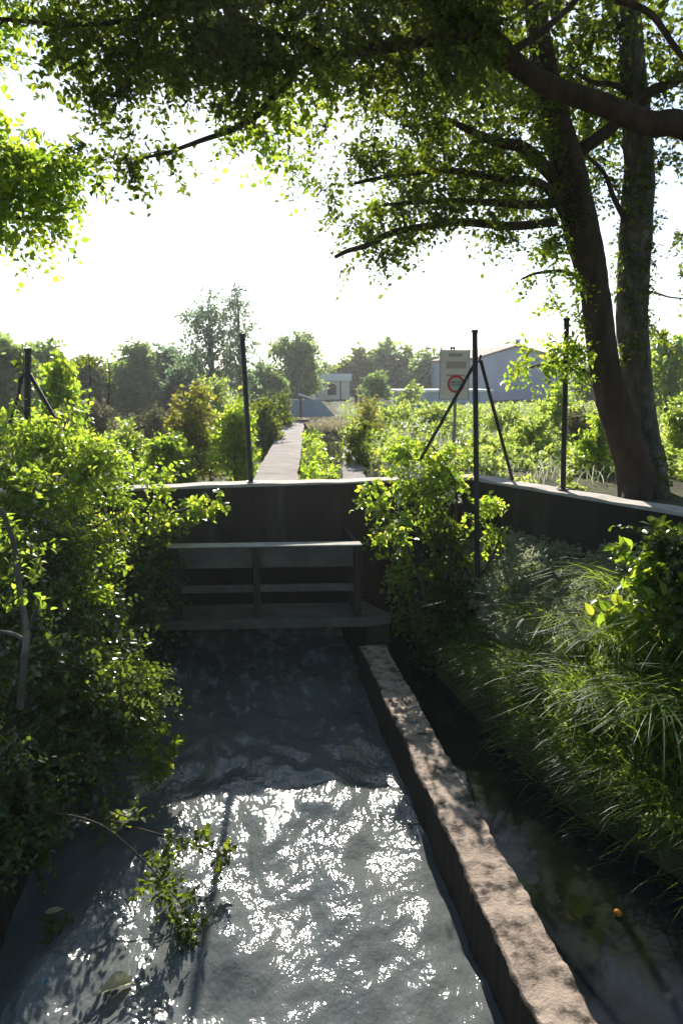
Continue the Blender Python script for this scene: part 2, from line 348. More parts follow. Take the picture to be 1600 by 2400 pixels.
# ------------------------------------------------------------------ concrete works
def rough_wall(name, pts, th, z0, z1, m, st=.05, amp=.012, **k):
    'low wall along a line, rectangular section with worn edges'
    V = []; prof = [(-.5, z0), (-.5, z1-.02), (-.46, z1), (-.15, z1+.004), (.15, z1), (.46, z1), (.5, z1-.025), (.5, z0)]
    a = np.array(pts[0], float); b = np.array(pts[1], float); ln = np.linalg.norm(b-a); n = int(ln/st)+1
    d = (b-a)/ln; s = np.array((d[1], -d[0]))
    for i in range(n+1):
        c = a+d*ln*i/n; lw = amp*.9*math.sin(i*.31+a[0])*math.sin(i*.113)
        for (u, z) in prof:
            e = amp*(random.random()-.5)*2 if abs(u) > .4 and z > z0 else amp*.3*(random.random()-.5)
            q = c+s*(u*th+e*.45+(lw*np.sign(u) if abs(u) > .4 else 0)); V.append((q[0], q[1], z+(e*.5 if z > z0 else 0)))
    P_ = len(prof); Fs = [(i*P_+j, i*P_+j+1, (i+1)*P_+j+1, (i+1)*P_+j) for i in range(n) for j in range(P_-1)]
    Fs += [tuple(range(P_)), tuple(n*P_+j for j in range(P_-1, -1, -1))]
    return mk(name, V, Fs, m, **k)
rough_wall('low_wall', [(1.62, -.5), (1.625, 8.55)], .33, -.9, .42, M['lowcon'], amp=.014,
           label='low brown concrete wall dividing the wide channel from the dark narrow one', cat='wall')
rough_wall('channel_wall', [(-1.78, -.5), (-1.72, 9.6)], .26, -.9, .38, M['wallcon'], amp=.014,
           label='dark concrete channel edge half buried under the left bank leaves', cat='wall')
# dam wall: a panel each side of the gate opening, one above, coping on top
wy = lambda x: 10.24+.072*x
dam = thing('dam_wall', 'long dark concrete wall crossing behind the sluice gate with sunlit top', 'wall', (.3, 10.3, -.9))
def wallseg(x0, x1, z0, z1, t=.3, sh=0): return MB().prism([(x0, wy(x0)-t/2+sh), (x1, wy(x1)-t/2+sh), (x1, wy(x1)+t/2), (x0, wy(x0)+t/2)], z0, z1)
A = MB(); 
for args in ((-6, -.95, -.9, 2.2), (1.75, 3.42, -.9, 2.2), (-.95, 1.75, 1.35, 2.2)): s = wallseg(*args); A.add(s.v, s.f)
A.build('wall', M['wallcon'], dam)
cp = MB(); n = 60
for k in range(n):
    x0 = -6.03+9.6*k/n; x1 = -6.03+9.6*(k+1)/n; h0 = 2.235+.005*math.sin(k*1.3)+.008*math.sin(k*.37); h1 = 2.235+.005*math.sin((k+1)*1.3)+.008*math.sin((k+1)*.37)
    cp.prism([(x0, wy(x0)-.165), (x1, wy(x1)-.165), (x1, wy(x1)+.165), (x0, wy(x0)+.165)], 2.2, [h0, h1, h1, h0])
cp.build('coping', M['coping'], dam)
MB().add([(-.95, 10.2, -.8), (1.75, 10.4, -.8), (1.75, 11.1, -.8), (-.95, 11.1, -.8), (-.95, 10.2, 1.5), (1.75, 10.4, 1.5), (1.75, 11.1, 1.5), (-.95, 11.1, 1.5)],
         [(2, 3, 7, 6), (1, 2, 6, 5), (3, 0, 4, 7), (5, 6, 7, 4)]).build('culvert', M['dark'], dam)
wing = thing('wing_wall', 'dark concrete wall running toward the twin trunk tree with bright top', 'wall', (4.5, 8, 0))
def wing_prism(e, z0, z1):
    a = np.array((3.5, 10.42)); b = np.array((6.6, 3.6)); d = (b-a)/np.linalg.norm(b-a); s = np.array((d[1], -d[0])); m = MB()
    n = 24
    for k in range(n):
        p = a+(b-a)*k/n; q = a+(b-a)*(k+1)/n; h = [z1+(.01*math.sin(k*2.1) if z1 > 2.21 else 0), z1+(.01*math.sin((k+1)*2.1) if z1 > 2.21 else 0)]
        m.prism([tuple(p-s*e), tuple(p+s*e), tuple(q+s*e), tuple(q-s*e)], z0, [h[0], h[0], h[1], h[1]])
    return m
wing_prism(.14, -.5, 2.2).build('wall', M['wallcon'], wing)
wing_prism(.155, 2.2, 2.24).build('coping', M['coping'], wing)
# sluice gate
gate = thing('sluice_gate', 'concrete sluice gate with two openings and a deck over the channel', 'sluice gate', (.35, 9.2, 0))
bevel(MB().prism([(-.92, 9.08), (1.62, 8.86), (1.95, 8.95), (1.72, 9.55), (-.9, 9.75)], .55, .67).build('deck', M['deckcon'], gate), .012)
MB().prism([(-1.35, 9.0), (-1.0, 9.0), (-1.0, 9.9), (-1.35, 9.9)], -.8, .55).build('abutment', M['wallcon'], gate)
MB().prism([(1.62, 8.95), (1.92, 8.98), (1.85, 10.1), (1.62, 10.1)], -.8, .548).build('abutment', M['wallcon'], gate)
gy = lambda x: 9.12-.085*x
def gbeam(x0, x1, z0, z1, dy0, dy1): return MB().prism([(x0, gy(x0)+dy0), (x1, gy(x1)+dy0), (x1, gy(x1)+dy1), (x0, gy(x0)+dy1)], z0, z1)
bevel(gbeam(-.86, 1.555, 1.595, 1.613, -.06, .14).build('top_rail', M['coping'], gate), .006)
bevel(gbeam(-.75, 1.47, 1.30, 1.592, .06, .13).build('header_panel', M['deckcon'], gate), .006)
bevel(gbeam(-.75, 1.47, .985, 1.07, .03, .11).build('cross_beam', M['deckcon'], gate), .008)
for x in (-.76, .235, 1.505): bevel(gbeam(x-.045, x+.045, .672, 1.593, -.05, .055).build('post', M['wallcon'], gate), .008)
gbeam(-.8, -.73, .672, 1.593, .06, 1.0).build('side_panel', M['wallcon'], gate); gbeam(1.48, 1.55, .672, 1.593, .06, 1.12).build('side_panel', M['wallcon'], gate)
# aqueduct beyond the wall
aq = thing('aqueduct', 'narrow raised aqueduct with a pale concrete walkway leading to the hut', 'aqueduct', (1.2, 11, .8))
def strip(xa0, xa1, xb0, xb1, ya, yb, z0, z1, n=26, amp=.025):
    m = MB(); e0 = [random.uniform(-amp, amp) for _ in range(n+1)]; e1 = [random.uniform(-amp, amp) for _ in range(n+1)]
    V = []
    for k in range(n+1):
        t = k/n; y = ya+(yb-ya)*t; a = xa0+(xb0-xa0)*t+e0[k]; b = xa1+(xb1-xa1)*t+e1[k]; zz = z1+.01*math.sin(k*1.9)
        zb = z0 if y > 11.3 else max(z0, 1.52); V += [(a, y, zb), (a, y, zz), (b, y, zz), (b, y, zb)]
    return m.add(V, [(k*4+j, k*4+(j+1) % 4, k*4+4+(j+1) % 4, k*4+4+j) for k in range(n) for j in range(4)]+[(0, 1, 2, 3), (n*4+3, n*4+2, n*4+1, n*4)])
strip(.16, .86, 1.80, 2.45, 10.42, 26, .2, 2.12).build('walkway', M['path'], aq)
strip(1.52, 1.92, 2.75, 3.02, 10.5, 18.5, .2, 2.10, 14).build('channel_wall', M['path'], aq)
strip(.87, 1.51, 1.95, 2.74, 10.5, 25, .2, 1.62, 14).build('channel_bed', M['soil'], aq)
# ------------------------------------------------------------------ steel fence posts
def steel(name, pts, r, parent): return MB().tube(pts, r, 8).build(name, M['steel'], parent, smooth=False)
def post(label, top, bot, r, grp='steel fence posts along the dam wall'):
    t = thing('fence_post', label, 'post', bot, grp); steel('pole', [bot, top], r, t)
    MB().box(bot[0]-.06, bot[0]+.06, bot[1]-.06, bot[1]+.06, bot[2]-.003, bot[2]+.012).build('base_plate', M['steel'], t)
    MB().tube([np.array(top)+(0, 0, -.01), np.array(top)+(0, 0, .025)], r*1.25, 8).build('cap', M['steel'], t); return t
b = P(588, 1123, 10.27); b[2] = 2.245; post('leaning dark steel post beside the pale walkway', tuple(P(568, 787, 10.3)), tuple(b), .035)
b = P(1318, 1149, 8.98); b[2] = 2.245; post('dark steel post on the wing wall just left of the big trunk', tuple(P(1327, 750, 9.0)), tuple(b), .035)
tp = P(1112, 778, 8.9); b = P(1120, 1510, 8.55); b[2] -= .05
t = post('tall dark steel post with two braces rising through the shrub', tuple(tp), tuple(b), .034)
j = P(1113, 850, 8.88); steel('brace', [j, P(985, 1076, 9.1)], .022, t); steel('brace', [P(1126, 846, 8.9), (P(1200, 1127, 9.9)[0], 9.9, 2.25)], .022, t)
MB().tube([P(1110, 849, 8.87), P(1122, 848, 8.86), P(1126, 832, 8.86)], .014, 6).build('clamp', M['steel'], t)
tp = P(66, 822, 8.8); b = P(63, 1150, 8.8)
t = post('dark steel post with braces sunk in the bright left bush', tuple(tp), tuple(b), .036)
steel('brace', [P(67, 872, 8.8), P(132, 985, 8.6)], .024, t); steel('brace', [P(62, 874, 8.8), P(47, 888, 8.8), P(45, 925, 8.8), P(13, 1020, 8.75)], .018, t)
# ------------------------------------------------------------------ notice board
sg = thing('notice_board', 'cream notice board with red ring sign on grey post behind the wall', 'sign', P(1066, 1090, 13.5))
def quadbox(px0, py0, px1, py1, D, th, skew=0):
    a = P(px0, py0, D); b_ = P(px1, py0, D); c = P(px1, py1, D); d = P(px0, py1, D)
    x0, x1 = (a[0]+d[0])/2, (b_[0]+c[0])/2
    return x0, x1, (c[2]+d[2])/2, (a[2]+b_[2])/2
x0, x1, z0, z1 = quadbox(1031, 820, 1098, 934, 13.2, .03)
bevel(MB().box(x0, x1, 13.2, 13.235, z0, z1).build('board', M['board'], sg), .004)
MB().box(x0-.008, x0-.002, 13.19, 13.24, z0-.01, z1+.01).box(x0-.008, x1+.008, 13.19, 13.24, z0-.014, z0-.002).box(x1+.002, x1+.008, 13.19, 13.24, z0-.01, z1+.01).build('frame', M['galv'], sg)
pc = P(1066, 935, 13.27); MB().tube([(pc[0], 13.27, 1.9), (pc[0], 13.27, z1-.02)], .03, 10).build('post', M['galv'], sg)
c = P(1060, 816, 13.25); mb = MB()
for dx in (-.024, .024): mb.tube([(c[0]+dx, 13.25, z1), (c[0]+dx, 13.25, z1+.025), (c[0]+dx, 13.25, z1+.05), (c[0]+dx, 13.25, z1+.062)], [.012, .024, .022, .008], 8)
mb.build('cap_balls', M['steel'], sg)  # two dark balls capping the board
rc = P(1068, 900, 13.19); rr = .158; n = 40; V = []; Fs = []
for k in range(n):
    a = 2*math.pi*k/n
    for r_ in (rr, rr*.76): 
        for yy in (13.188, 13.199): V.append((rc[0]+r_*math.cos(a), yy, rc[2]+r_*math.sin(a)))
for k in range(n):
    q = k*4; w = ((k+1) % n)*4; Fs += [(q, w, w+2, q+2), (q, q+1, w+1, w), (q+2, w+2, w+3, q+3)]
ring = mk('red_ring', V, Fs, M['red'], sg)
mk('ring_face', [(rc[0]+rr*.765*math.cos(2*math.pi*k/n), 13.1945, rc[2]+rr*.765*math.sin(2*math.pi*k/n)) for k in range(n)], [tuple(range(n))], M['ring'], sg)
mb = MB(); rs = random.Random(3)   # two worn lines of unreadable dark print
for zc, hh in ((.030, .034), (-.018, .034)):
    x = -.092
    while x < .088:
        w = rs.uniform(.008, .014); mb.box(rc[0]+x, rc[0]+x+w*.45, 13.190, 13.193, rc[2]+zc-hh/2, rc[2]+zc+hh/2)
        for q in (-.5, 0, .5):
            if rs.random() < .7: mb.box(rc[0]+x+w*.45, rc[0]+x+w, 13.190, 13.193, rc[2]+zc+q*hh*.8-.003, rc[2]+zc+q*hh*.8+.003)
        x += w+.004
mb.build('lettering', M['ink'], sg)
mb = MB()
for (u0, u1, v0, v1) in ((.28, .75, .86, .93), (.2, .9, .62, .77), (.2, .85, .46, .5)):
    mb.box(x0+(x1-x0)*u0, x0+(x1-x0)*u1, 13.196, 13.1985, z0+(z1-z0)*v0, z0+(z1-z0)*v1)
mb.build('faded_print', M['patch'], sg)
# ------------------------------------------------------------------ far buildings
h0 = P(738, 935, 50); h1 = P(822, 935, 50)
hut = thing('pump_hut', 'small cream hut with white fascia and dark arched window', 'hut', ((h0[0]+h1[0])/2, 51.2, 2.0))
xa, xb_ = h0[0]+.04, h1[0]-.08; zt = P(780, 893, 50)[2]; zr = P(780, 876, 50)[2]
MB().box(xa, xb_, 50.05, 52.4, 1.9, zt).build('wall', M['hutwall'], hut)
bevel(MB().box(h0[0]-.05, h1[0]+.05, 49.9, 52.6, zt, zr).build('fascia', M['white'], hut), .02)
MB().box(h0[0]-.02, h1[0]+.02, 49.95, 52.5, zr, zr+.09).build('roof', M['tile'], hut)
wc = P(778, 922, 50); V = [(wc[0]-.30, 50.035, wc[2]-.1), (wc[0]+.3, 50.035, wc[2]-.1)]+[(wc[0]+.3*math.cos(a), 50.035, wc[2]+.38+.26*math.sin(a)) for a in np.linspace(0, math.pi, 11)]
nV = len(V); mk('window', V+[(x, 50.049, z) for x, y, z in V], [tuple(range(nV))]+[(i, (i+1) % nV, nV+(i+1) % nV, nV+i) for i in range(nV)], M['dark'], hut)
d0 = P(798, 920, 50); MB().box(d0[0]-.04, d0[0]+.04, 50.0, 50.048, 1.95, zt-.02).build('downpipe', M['wood'], hut)
g = P(1285, 945, 47); ga = P(1120, 842, 47); gb = P(1215, 812, 47); gc = P(1300, 850, 47)
barn = thing('barn', 'large grey lilac gabled building behind the notice board', 'building', (gb[0], 50, 2))
xl = P(1117, 870, 47)[0]; xr = P(1330, 870, 47)[0]; zl = ga[2]; zp = gb[2]; xp = gb[0]
gz1 = P(1300, 850, 47)[2]
V = [(xl, 47, 1.8), (xr, 47, 1.8), (xr, 47, gz1), (xp, 47, zp), (xl, 47, zl)]; V += [(x, 60, z) for x, y, z in V]
mk('wall', V, [(0, 1, 2, 3, 4), (9, 8, 7, 6, 5), (0, 4, 9, 5), (1, 6, 7, 2), (0, 5, 6, 1)], M['barn'], barn)
MB().add([(xl-.15, 46.85, zl-.02), (xp, 46.85, zp+.02), (xp, 60.2, zp+.02), (xl-.15, 60.2, zl-.02), (xl-.15, 46.85, zl+.1), (xp, 46.85, zp+.14), (xp, 60.2, zp+.14), (xl-.15, 60.2, zl+.1)],
         [(0, 1, 5, 4), (4, 5, 6, 7), (0, 4, 7, 3), (3, 2, 1, 0), (1, 2, 6, 5)]).build('roof', M['tile'], barn)
MB().add([(xp+.002, 46.85, zp+.02), (xr+.15, 46.85, gz1-.02), (xr+.15, 60.2, gz1-.02), (xp+.002, 60.2, zp+.02), (xp+.002, 46.85, zp+.14), (xr+.15, 46.85, gz1+.1), (xr+.15, 60.2, gz1+.1), (xp+.002, 60.2, zp+.14)],
         [(0, 1, 5, 4), (4, 5, 6, 7), (1, 2, 6, 5), (3, 2, 1, 0)]).build('roof', M['tile'], barn)
c = P(1211, 815, 48); MB().box(c[0]-.12, c[0]+.12, 47.8, 48.05, zp-.2, zp+.42).box(c[0]-.17, c[0]+.17, 47.75, 48.1, zp+.42, zp+.5).build('chimney', M['barn'], barn)
s0 = P(938, 945, 42); s1 = P(1150, 945, 42); zt = P(1000, 920, 42)[2]
shed = thing('low_shed', 'long low pale shed with white flat roof left of the barn', 'shed', ((s0[0]+s1[0])/2, 43, 2))
MB().box(s0[0]+.1, s1[0], 42.05, 44.5, 1.9, zt).build('wall', M['shedwall'], shed)
bevel(MB().box(s0[0]-.1, s1[0]+.1, 41.9, 44.7, zt, zt+.16).build('roof', M['white'], shed), .04)
for k in range(5): x = s0[0]+.9+k*.95; MB().box(x-.02, x+.02, 42.02, 42.049, 1.95, zt-.01).build('wall_seam', M['sheet'], shed)
# metal guard at the end of the walkway
q = [P(680, 936, 26.5), P(748, 936, 26.5), P(786, 976, 26.5), P(680, 978, 26.5)]
gd = thing('steel_guard', 'blue grey steel guard plate with sloped end across the walkway', 'guard', (q[3][0], 26.5, 2))
V = [(a[0], 26.5, a[2]) for a in q]; V += [(x, 26.54, z) for x, y, z in V]
mk('plate', V, [(3, 2, 1, 0), (4, 5, 6, 7), (0, 1, 5, 4), (1, 2, 6, 5), (2, 3, 7, 6), (3, 0, 4, 7)], M['sheet'], gd)
r0 = P(705, 980, 26.4); r1 = P(704, 928, 26.4); MB().tube([r0, r1], .035, 8).build('post', M['rust'], gd)
w0 = P(701, 925, 26.45); w1 = P(738, 937, 26.45)
MB().add([w0+(0, -.1, .05), w1+(0, -.1, .05), w1+(0, .2, .05), w0+(0, .2, .05), w0+(0, -.1, -.02), w1+(0, -.1, -.02), w1+(0, .2, -.02), w0+(0, .2, -.02)],
         [(0, 1, 2, 3), (7, 6, 5, 4), (0, 4, 5, 1), (1, 5, 6, 2), (2, 6, 7, 3), (3, 7, 4, 0)]).build('cap_plate', M['white'], gd)
a = P(699, 935, 38); MB().tube([(a[0], 38, 1.9), P(697, 845, 38)], [.09, .06], 8).build('utility_pole', M['wood'], label='bare grey wooden pole rising behind the steel guard', cat='pole')
a = P(840, 962, 33); 
for px, pt, lab in ((834, 925, 'thick brown timber post right of the hut'), (845, 930, 'thinner brown timber post second from the hut')):
    a = P(px, 965, 33); MB().tube([(a[0], 33, 1.9), P(px, pt, 33)], .07 if px < 840 else .04, 7).build('timber_post', M['wood'], label=lab, cat='post', group='timber posts right of the hut')
# blue sheeting fence behind vines
for (xa, xb2, lab) in ((880, 908, 'left blue plastic sheet hanging among vines in front of shed'), (955, 985, 'right blue plastic sheet hanging among vines in front of shed')):
    a = P(xa, 950, 31); b_ = P(xb2, 982, 31); V = []; n = 12
    for k in range(n+1):
        x = a[0]+(b_[0]-a[0])*k/n; V += [(x, 31+.04*math.sin(k*1.8), b_[2]-.1), (x, 31+.05*math.sin(k*1.8+.6), a[2])]
    V += [(x, y+.012, z) for x, y, z in V]; m_ = 2*(n+1)
    Fs = [(2*k, 2*k+2, 2*k+3, 2*k+1) for k in range(n)]+[(m_+2*k, m_+2*k+1, m_+2*k+3, m_+2*k+2) for k in range(n)]+[(2*k+1, 2*k+3, m_+2*k+3, m_+2*k+1) for k in range(n)]
    mk('plastic_sheet', V, Fs, M['blue'], label=lab, cat='sheeting', group='blue sheets in the vines')
# ------------------------------------------------------------------ big twin-trunk tree
tree = thing('twin_trunk_tree', 'big tree with two dark trunks forking from one base behind the wing wall', 'tree', (5.15, 9.0, 2.05))
w = lambda px_w, D: px_w*D/FP/2
pts = [(1495, 1190), (1482, 1095), (1463, 1036), (1436, 946), (1422, 887), (1412, 827), (1402, 753), (1391, 679), (1380, 619), (1362, 540), (1334, 400), (1300, 287), (1276, 172), (1262, 86), (1252, 0), (1236, -150), (1225, -300)]
rad = [46, 44, 42, 41, 37, 36, 35, 34, 37, 41, 38, 35, 29, 25, 24, 22, 18]
p, r = smooth_path([P(x, y, 9.1) for x, y in pts], [w(2*a, 9.1) for a in rad], 5); MB().tube(p, r, 18, rough=.05).build('trunk', M['bark'], tree, smooth=True)
pts = [(1527, 1190), (1520, 1095), (1508, 1036), (1499, 946), (1493, 887), (1488, 827), (1480, 753), (1480, 679), (1486, 560), (1497, 400), (1492, 287), (1480, 115), (1473, 0), (1465, -150)]
rad = [50, 43, 38, 32, 34, 36, 38, 37, 38, 34, 33, 26, 22, 18]
p, r = smooth_path([P(x, y, 9.45) for x, y in pts], [w(2*a, 9.45) for a in rad], 5); MB().tube(p, r, 18, rough=.08).build('trunk', M['greybark'], tree, smooth=True)
mb = MB()
# root flare
for px, py in ((1462, 1200), (1510, 1205), (1560, 1195)):
    p, r = smooth_path([P(1498, 1090, 9.1), P((px+1498)/2, 1145, 9.0), P(px, py, 8.8)], [w(60, 9), w(50, 9), w(20, 9)], 4); mb.tube(p, r, 8)
mb.build('root_flare', M['bark'], tree, smooth=True)
mb = MB()
def bough(pl, D0, D1, r0, r1, mbb=None, sides=8):
    n = len(pl); pp = [P(x, y, D0+(D1-D0)*i/(n-1)) for i, (x, y) in enumerate(pl)]
    rr_ = [w(2*(r0+(r1-r0)*i/(n-1)), D0) for i in range(n)]
    p, r = smooth_path(pp, rr_, 5); (mbb or mb).tube(p, r, sides, rough=.06)
bough([(1320, 470), (1260, 480), (1160, 475), (1040, 470), (900, 480)], 9.1, 8.4, 14, 3)
bough([(1310, 430), (1230, 350), (1170, 335), (1110, 310), (1050, 280)], 9.1, 8.6, 17, 5)
bough([(1345, 560), (1280, 440), (1180, 420), (1060, 400), (930, 410), (830, 430)], 9.1, 8.2, 12, 3)
bough([(1300, 520), (1200, 530), (1080, 520), (1000, 530), (920, 545), (860, 575), (815, 588), (786, 602)], 9.0, 8.2, 11, 4)
bough([(1420, 905), (1345, 858), (1290, 850), (1240, 862)], 9.1, 8.9, 6, 2)
bough([(1392, 700), (1335, 640), (1260, 640), (1220, 655)], 9.1, 9.0, 6, 2)
bough([(1360, 350), (1430, 300), (1500, 230), (1580, 190), (1650, 150)], 9.1, 9.0, 16, 10)
bough([(1490, 230), (1440, 200), (1380, 190), (1330, 150)], 9.4, 9.0, 9, 3)
bough([(1488, 560), (1440, 470), (1410, 400), (1330, 330)], 9.4, 9.1, 8, 3)
bough([(1490, 680), (1530, 685), (1570, 697), (1620, 700)], 9.4, 9.2, 3, 1.5)
bough([(1500, 120), (1440, 40), (1400, -60)], 9.4, 9.2, 10, 4)
mb.build('bough', M['bark'], tree, smooth=True)
def blobs_px(lst):
    return [(P(x, y, D), (rx*D/FP, dz, ry*D/FP), nt_) for (x, y, D, rx, ry, dz, nt_) in lst]
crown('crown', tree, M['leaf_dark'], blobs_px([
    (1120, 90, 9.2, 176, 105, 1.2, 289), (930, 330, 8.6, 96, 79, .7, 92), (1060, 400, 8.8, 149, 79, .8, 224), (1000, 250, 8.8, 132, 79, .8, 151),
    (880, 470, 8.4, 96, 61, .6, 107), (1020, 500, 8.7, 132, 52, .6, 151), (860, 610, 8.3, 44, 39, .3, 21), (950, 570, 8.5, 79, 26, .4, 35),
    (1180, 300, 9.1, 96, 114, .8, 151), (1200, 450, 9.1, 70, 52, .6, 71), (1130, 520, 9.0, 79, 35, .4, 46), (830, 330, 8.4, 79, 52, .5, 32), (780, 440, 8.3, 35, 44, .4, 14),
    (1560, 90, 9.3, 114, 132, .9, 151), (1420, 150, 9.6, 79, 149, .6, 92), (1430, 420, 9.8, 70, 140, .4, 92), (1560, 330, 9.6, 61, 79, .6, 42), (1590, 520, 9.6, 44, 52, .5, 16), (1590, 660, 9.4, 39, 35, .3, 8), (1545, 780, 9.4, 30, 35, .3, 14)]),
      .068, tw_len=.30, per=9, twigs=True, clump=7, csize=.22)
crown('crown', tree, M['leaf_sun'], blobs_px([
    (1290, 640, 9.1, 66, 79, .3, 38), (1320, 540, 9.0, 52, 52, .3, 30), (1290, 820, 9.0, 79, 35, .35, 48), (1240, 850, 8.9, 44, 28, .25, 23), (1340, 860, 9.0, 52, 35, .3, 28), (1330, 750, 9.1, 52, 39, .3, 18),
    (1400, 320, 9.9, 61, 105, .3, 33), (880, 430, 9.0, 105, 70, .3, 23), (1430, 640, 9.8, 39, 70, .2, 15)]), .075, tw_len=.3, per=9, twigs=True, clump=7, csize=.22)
crown('crown', tree, M['leaf_dark'], blobs_px([(1180, 430, 12.6, 90, 60, .8, 79), (1290, 300, 12.8, 90, 110, .8, 122), (1060, 330, 12.6, 80, 70, .8, 79), (1150, 180, 12.8, 120, 90, .8, 144), (1400, 200, 12.8, 90, 100, .8, 108)]), .10, tw_len=.4, per=9, clump=7, csize=.25)
# upper crown, above and behind the part seen in the photo
crown('crown', tree, M['leaf_dark'], [((3.2, 9.5, 10.6), (2.4, 1.8, 1.6), 900), ((5.6, 9.8, 11.2), (2.6, 2.2, 2.), 900), ((4.6, 10.5, 8.6), (1.9, 1.2, 1.2), 500)], .12, tw_len=.5, per=9, clump=9)
mb = MB(); V, Fs, _ = foliage(blobs_px([(1492, 560, 9.35, 44, 250, .2, 420), (1330, 480, 9.0, 60, 110, .22, 240), (1300, 250, 9.0, 46, 130, .2, 160), (1496, 800, 9.35, 40, 60, .2, 90), (1535, 1130, 9.2, 40, 60, .3, 80)]), .05, tw_len=.12, per=6, clump=5)
mk('ivy', V, Fs, M['leaf_dark'], tree)
# ------------------------------------------------------------------ overhanging tree, trunk right of the frame
ot = thing('overhanging_tree', 'dark tree reaching in from the right with thick limb across the top', 'tree', (5.9, 6.2, 2.1))
mb = MB(); p, r = smooth_path([(5.9, 6.2, 1.9), (5.8, 6.3, 3.5), (5.7, 6.4, 5.2), (5.9, 6.6, 7.5), (6.1, 6.8, 9.5)], [.34, .27, .24, .2, .1], 5); mb.tube(p, r, 14, rough=.06); mb.build('trunk', M['bark'], ot, smooth=True)
mb = MB()
p, r = smooth_path([(5.75, 6.45, 4.9), P(1640, 315, 6.7), P(1520, 290, 6.8), P(1400, 240, 6.9), P(1300, 205, 7.), P(1220, 160, 7.), P(1130, 80, 7.), P(1010, 0, 7.), P(900, -80, 6.9)],
                   [.16, w(62, 6.7), w(56, 6.7), w(50, 6.7), w(46, 7), w(44, 7), w(50, 7), w(44, 7), w(34, 7)], 5)
mb.tube(p, r, 12, rough=.06)
bough([(1150, 90), (1090, 88), (1000, 95), (900, 112), (760, 128), (700, 150), (650, 215), (600, 270), (540, 305), (470, 330), (400, 355), (330, 372)], 7.0, 6.4, 15, 2.5)
bough([(760, 128), (700, 100), (600, 60), (520, 0)], 6.8, 6.5, 8, 4); bough([(900, 112), (860, 60), (800, 0)], 6.9, 6.8, 6, 3)
bough([(-60, 40), (60, 50), (150, 58), (280, 50), (430, 15), (560, -40)], 6.2, 6.6, 4, 7)
bough([(1000, 0), (1080, 40), (1150, 100)], 7, 7, 8, 10); bough([(1180, 130), (1260, 80), (1330, 20), (1380, -40)], 7, 7, 9, 6)
bough([(1440, 0), (1520, 30), (1580, 110), (1620, 160)], 6.8, 6.8, 8, 6); bough([(1480, 440), (1520, 260), (1600, 215)], 6.8, 6.8, 1, 1)
mb.build('bough', M['bark'], ot, smooth=True)
crown('crown', ot, M['leaf_dark'], blobs_px([
    (330, 50, 6.5, 180, 65, .7, 310), (560, 60, 6.7, 200, 75, .8, 420), (820, 60, 6.9, 165, 88, .8, 300), (480, 150, 6.6, 150, 45, .5, 115), (250, 150, 6.4, 90, 40, .5, 60), (200, 110, 6.4, 60, 60, .4, 48),
    (640, 170, 6.7, 110, 45, .5, 88), (230, 200, 6.4, 60, 25, .3, 20), (290, 250, 6.4, 30, 20, .2, 10), (380, 225, 6.4, 60, 25, .2, 26), (560, 215, 6.5, 60, 25, .2, 26), (440, 205, 6.5, 40, 20, .2, 11), (280, 352, 6.4, 70, 14, .2, 44), (370, 345, 6.4, 40, 10, .2, 17), (520, 265, 6.5, 40, 18, .2, 14), (1050, 40, 7.1, 130, 79, .6, 240), (420, -60, 6.6, 260, 90, 1., 400), (900, -60, 6.9, 260, 90, 1., 400),
    (900, 170, 7.0, 114, 52, .5, 105), (1060, 160, 7.1, 114, 61, .5, 132)]),
      .062, tw_len=.26, per=10, twigs=True, clump=7, csize=.22, fine=False)
crown('crown', ot, M['leaf_sun'], blobs_px([(640, 260, 6.9, 79, 79, .4, 65), (610, 340, 6.9, 44, 52, .3, 21), (700, 330, 7.0, 52, 52, .3, 21), (740, 220, 7.0, 79, 52, .4, 35)]), .07, tw_len=.28, per=9, twigs=True, clump=6)
crown('crown', ot, M['leaf_dark'], [((5.3, 5.6, 8.2), (2.4, 2.4, 1.5), 800), ((2.4, 5.6, 9.0), (2.4, 2., 1.1), 700), ((-.6, 5.2, 9.0), (2.3, 2., .9), 500), ((3.8, 2.2, 8.6), (3, 2.6, 1.2), 700), ((5.2, 4.4, 4.6), (1.2, 1.5, 1.3), 400), ((0, 0, 9.5), (4, 3.5, 1.), 1000), ((4, -3, 9), (4, 3.5, 1.2), 900), ((-3.5, 2.5, 8.6), (2.4, 3, 1.), 600)], .12, tw_len=.5, per=9, clump=9)  # unseen crown over and behind the camera, added to cut ambient light
# ------------------------------------------------------------------ left tree reaching in
lt = thing('leaning_tree', 'bright green tree whose leafy boughs hang in at the left edge', 'tree', (-4.6, 7.2, 1.9))
mb = MB(); p, r = smooth_path([(-4.6, 7.2, 1.5), (-4.5, 7.2, 3.5), (-4.2, 7.1, 5.2), (-4.0, 7.0, 7.5)], [.2, .16, .13, .08], 5); mb.tube(p, r, 10); mb.build('trunk', M['bark'], lt, smooth=True)
mb = MB(); bough([(-330, 450), (-150, 400), (0, 380), (120, 375), (200, 392)], 7.0, 6.6, 9, 2); bough([(-330, 300), (-150, 150), (0, 60), (60, 20)], 7.0, 6.6, 8, 3); bough([(-300, 600), (-100, 520), (20, 510), (120, 520)], 7, 6.6, 7, 2); mb.build('bough', M['bark'], lt, smooth=True)
crown('crown', lt, M['leaf_sun'], blobs_px([(40, 395, 6.7, 95, 60, .5, 190), (135, 385, 6.6, 50, 35, .4, 60), (-60, 380, 6.8, 90, 80, .6, 160), (40, 510, 6.6, 80, 35, .4, 50), (150, 520, 6.6, 25, 15, .2, 12), (20, 30, 6.5, 60, 40, .5, 45), (-10, 150, 6.5, 22, 60, .3, 16), (110, 20, 6.5, 60, 30, .3, 20), (10, 555, 6.6, 35, 15, .3, 14)]), .07, tw_len=.28, per=9, twigs=True, clump=6, csize=.3)
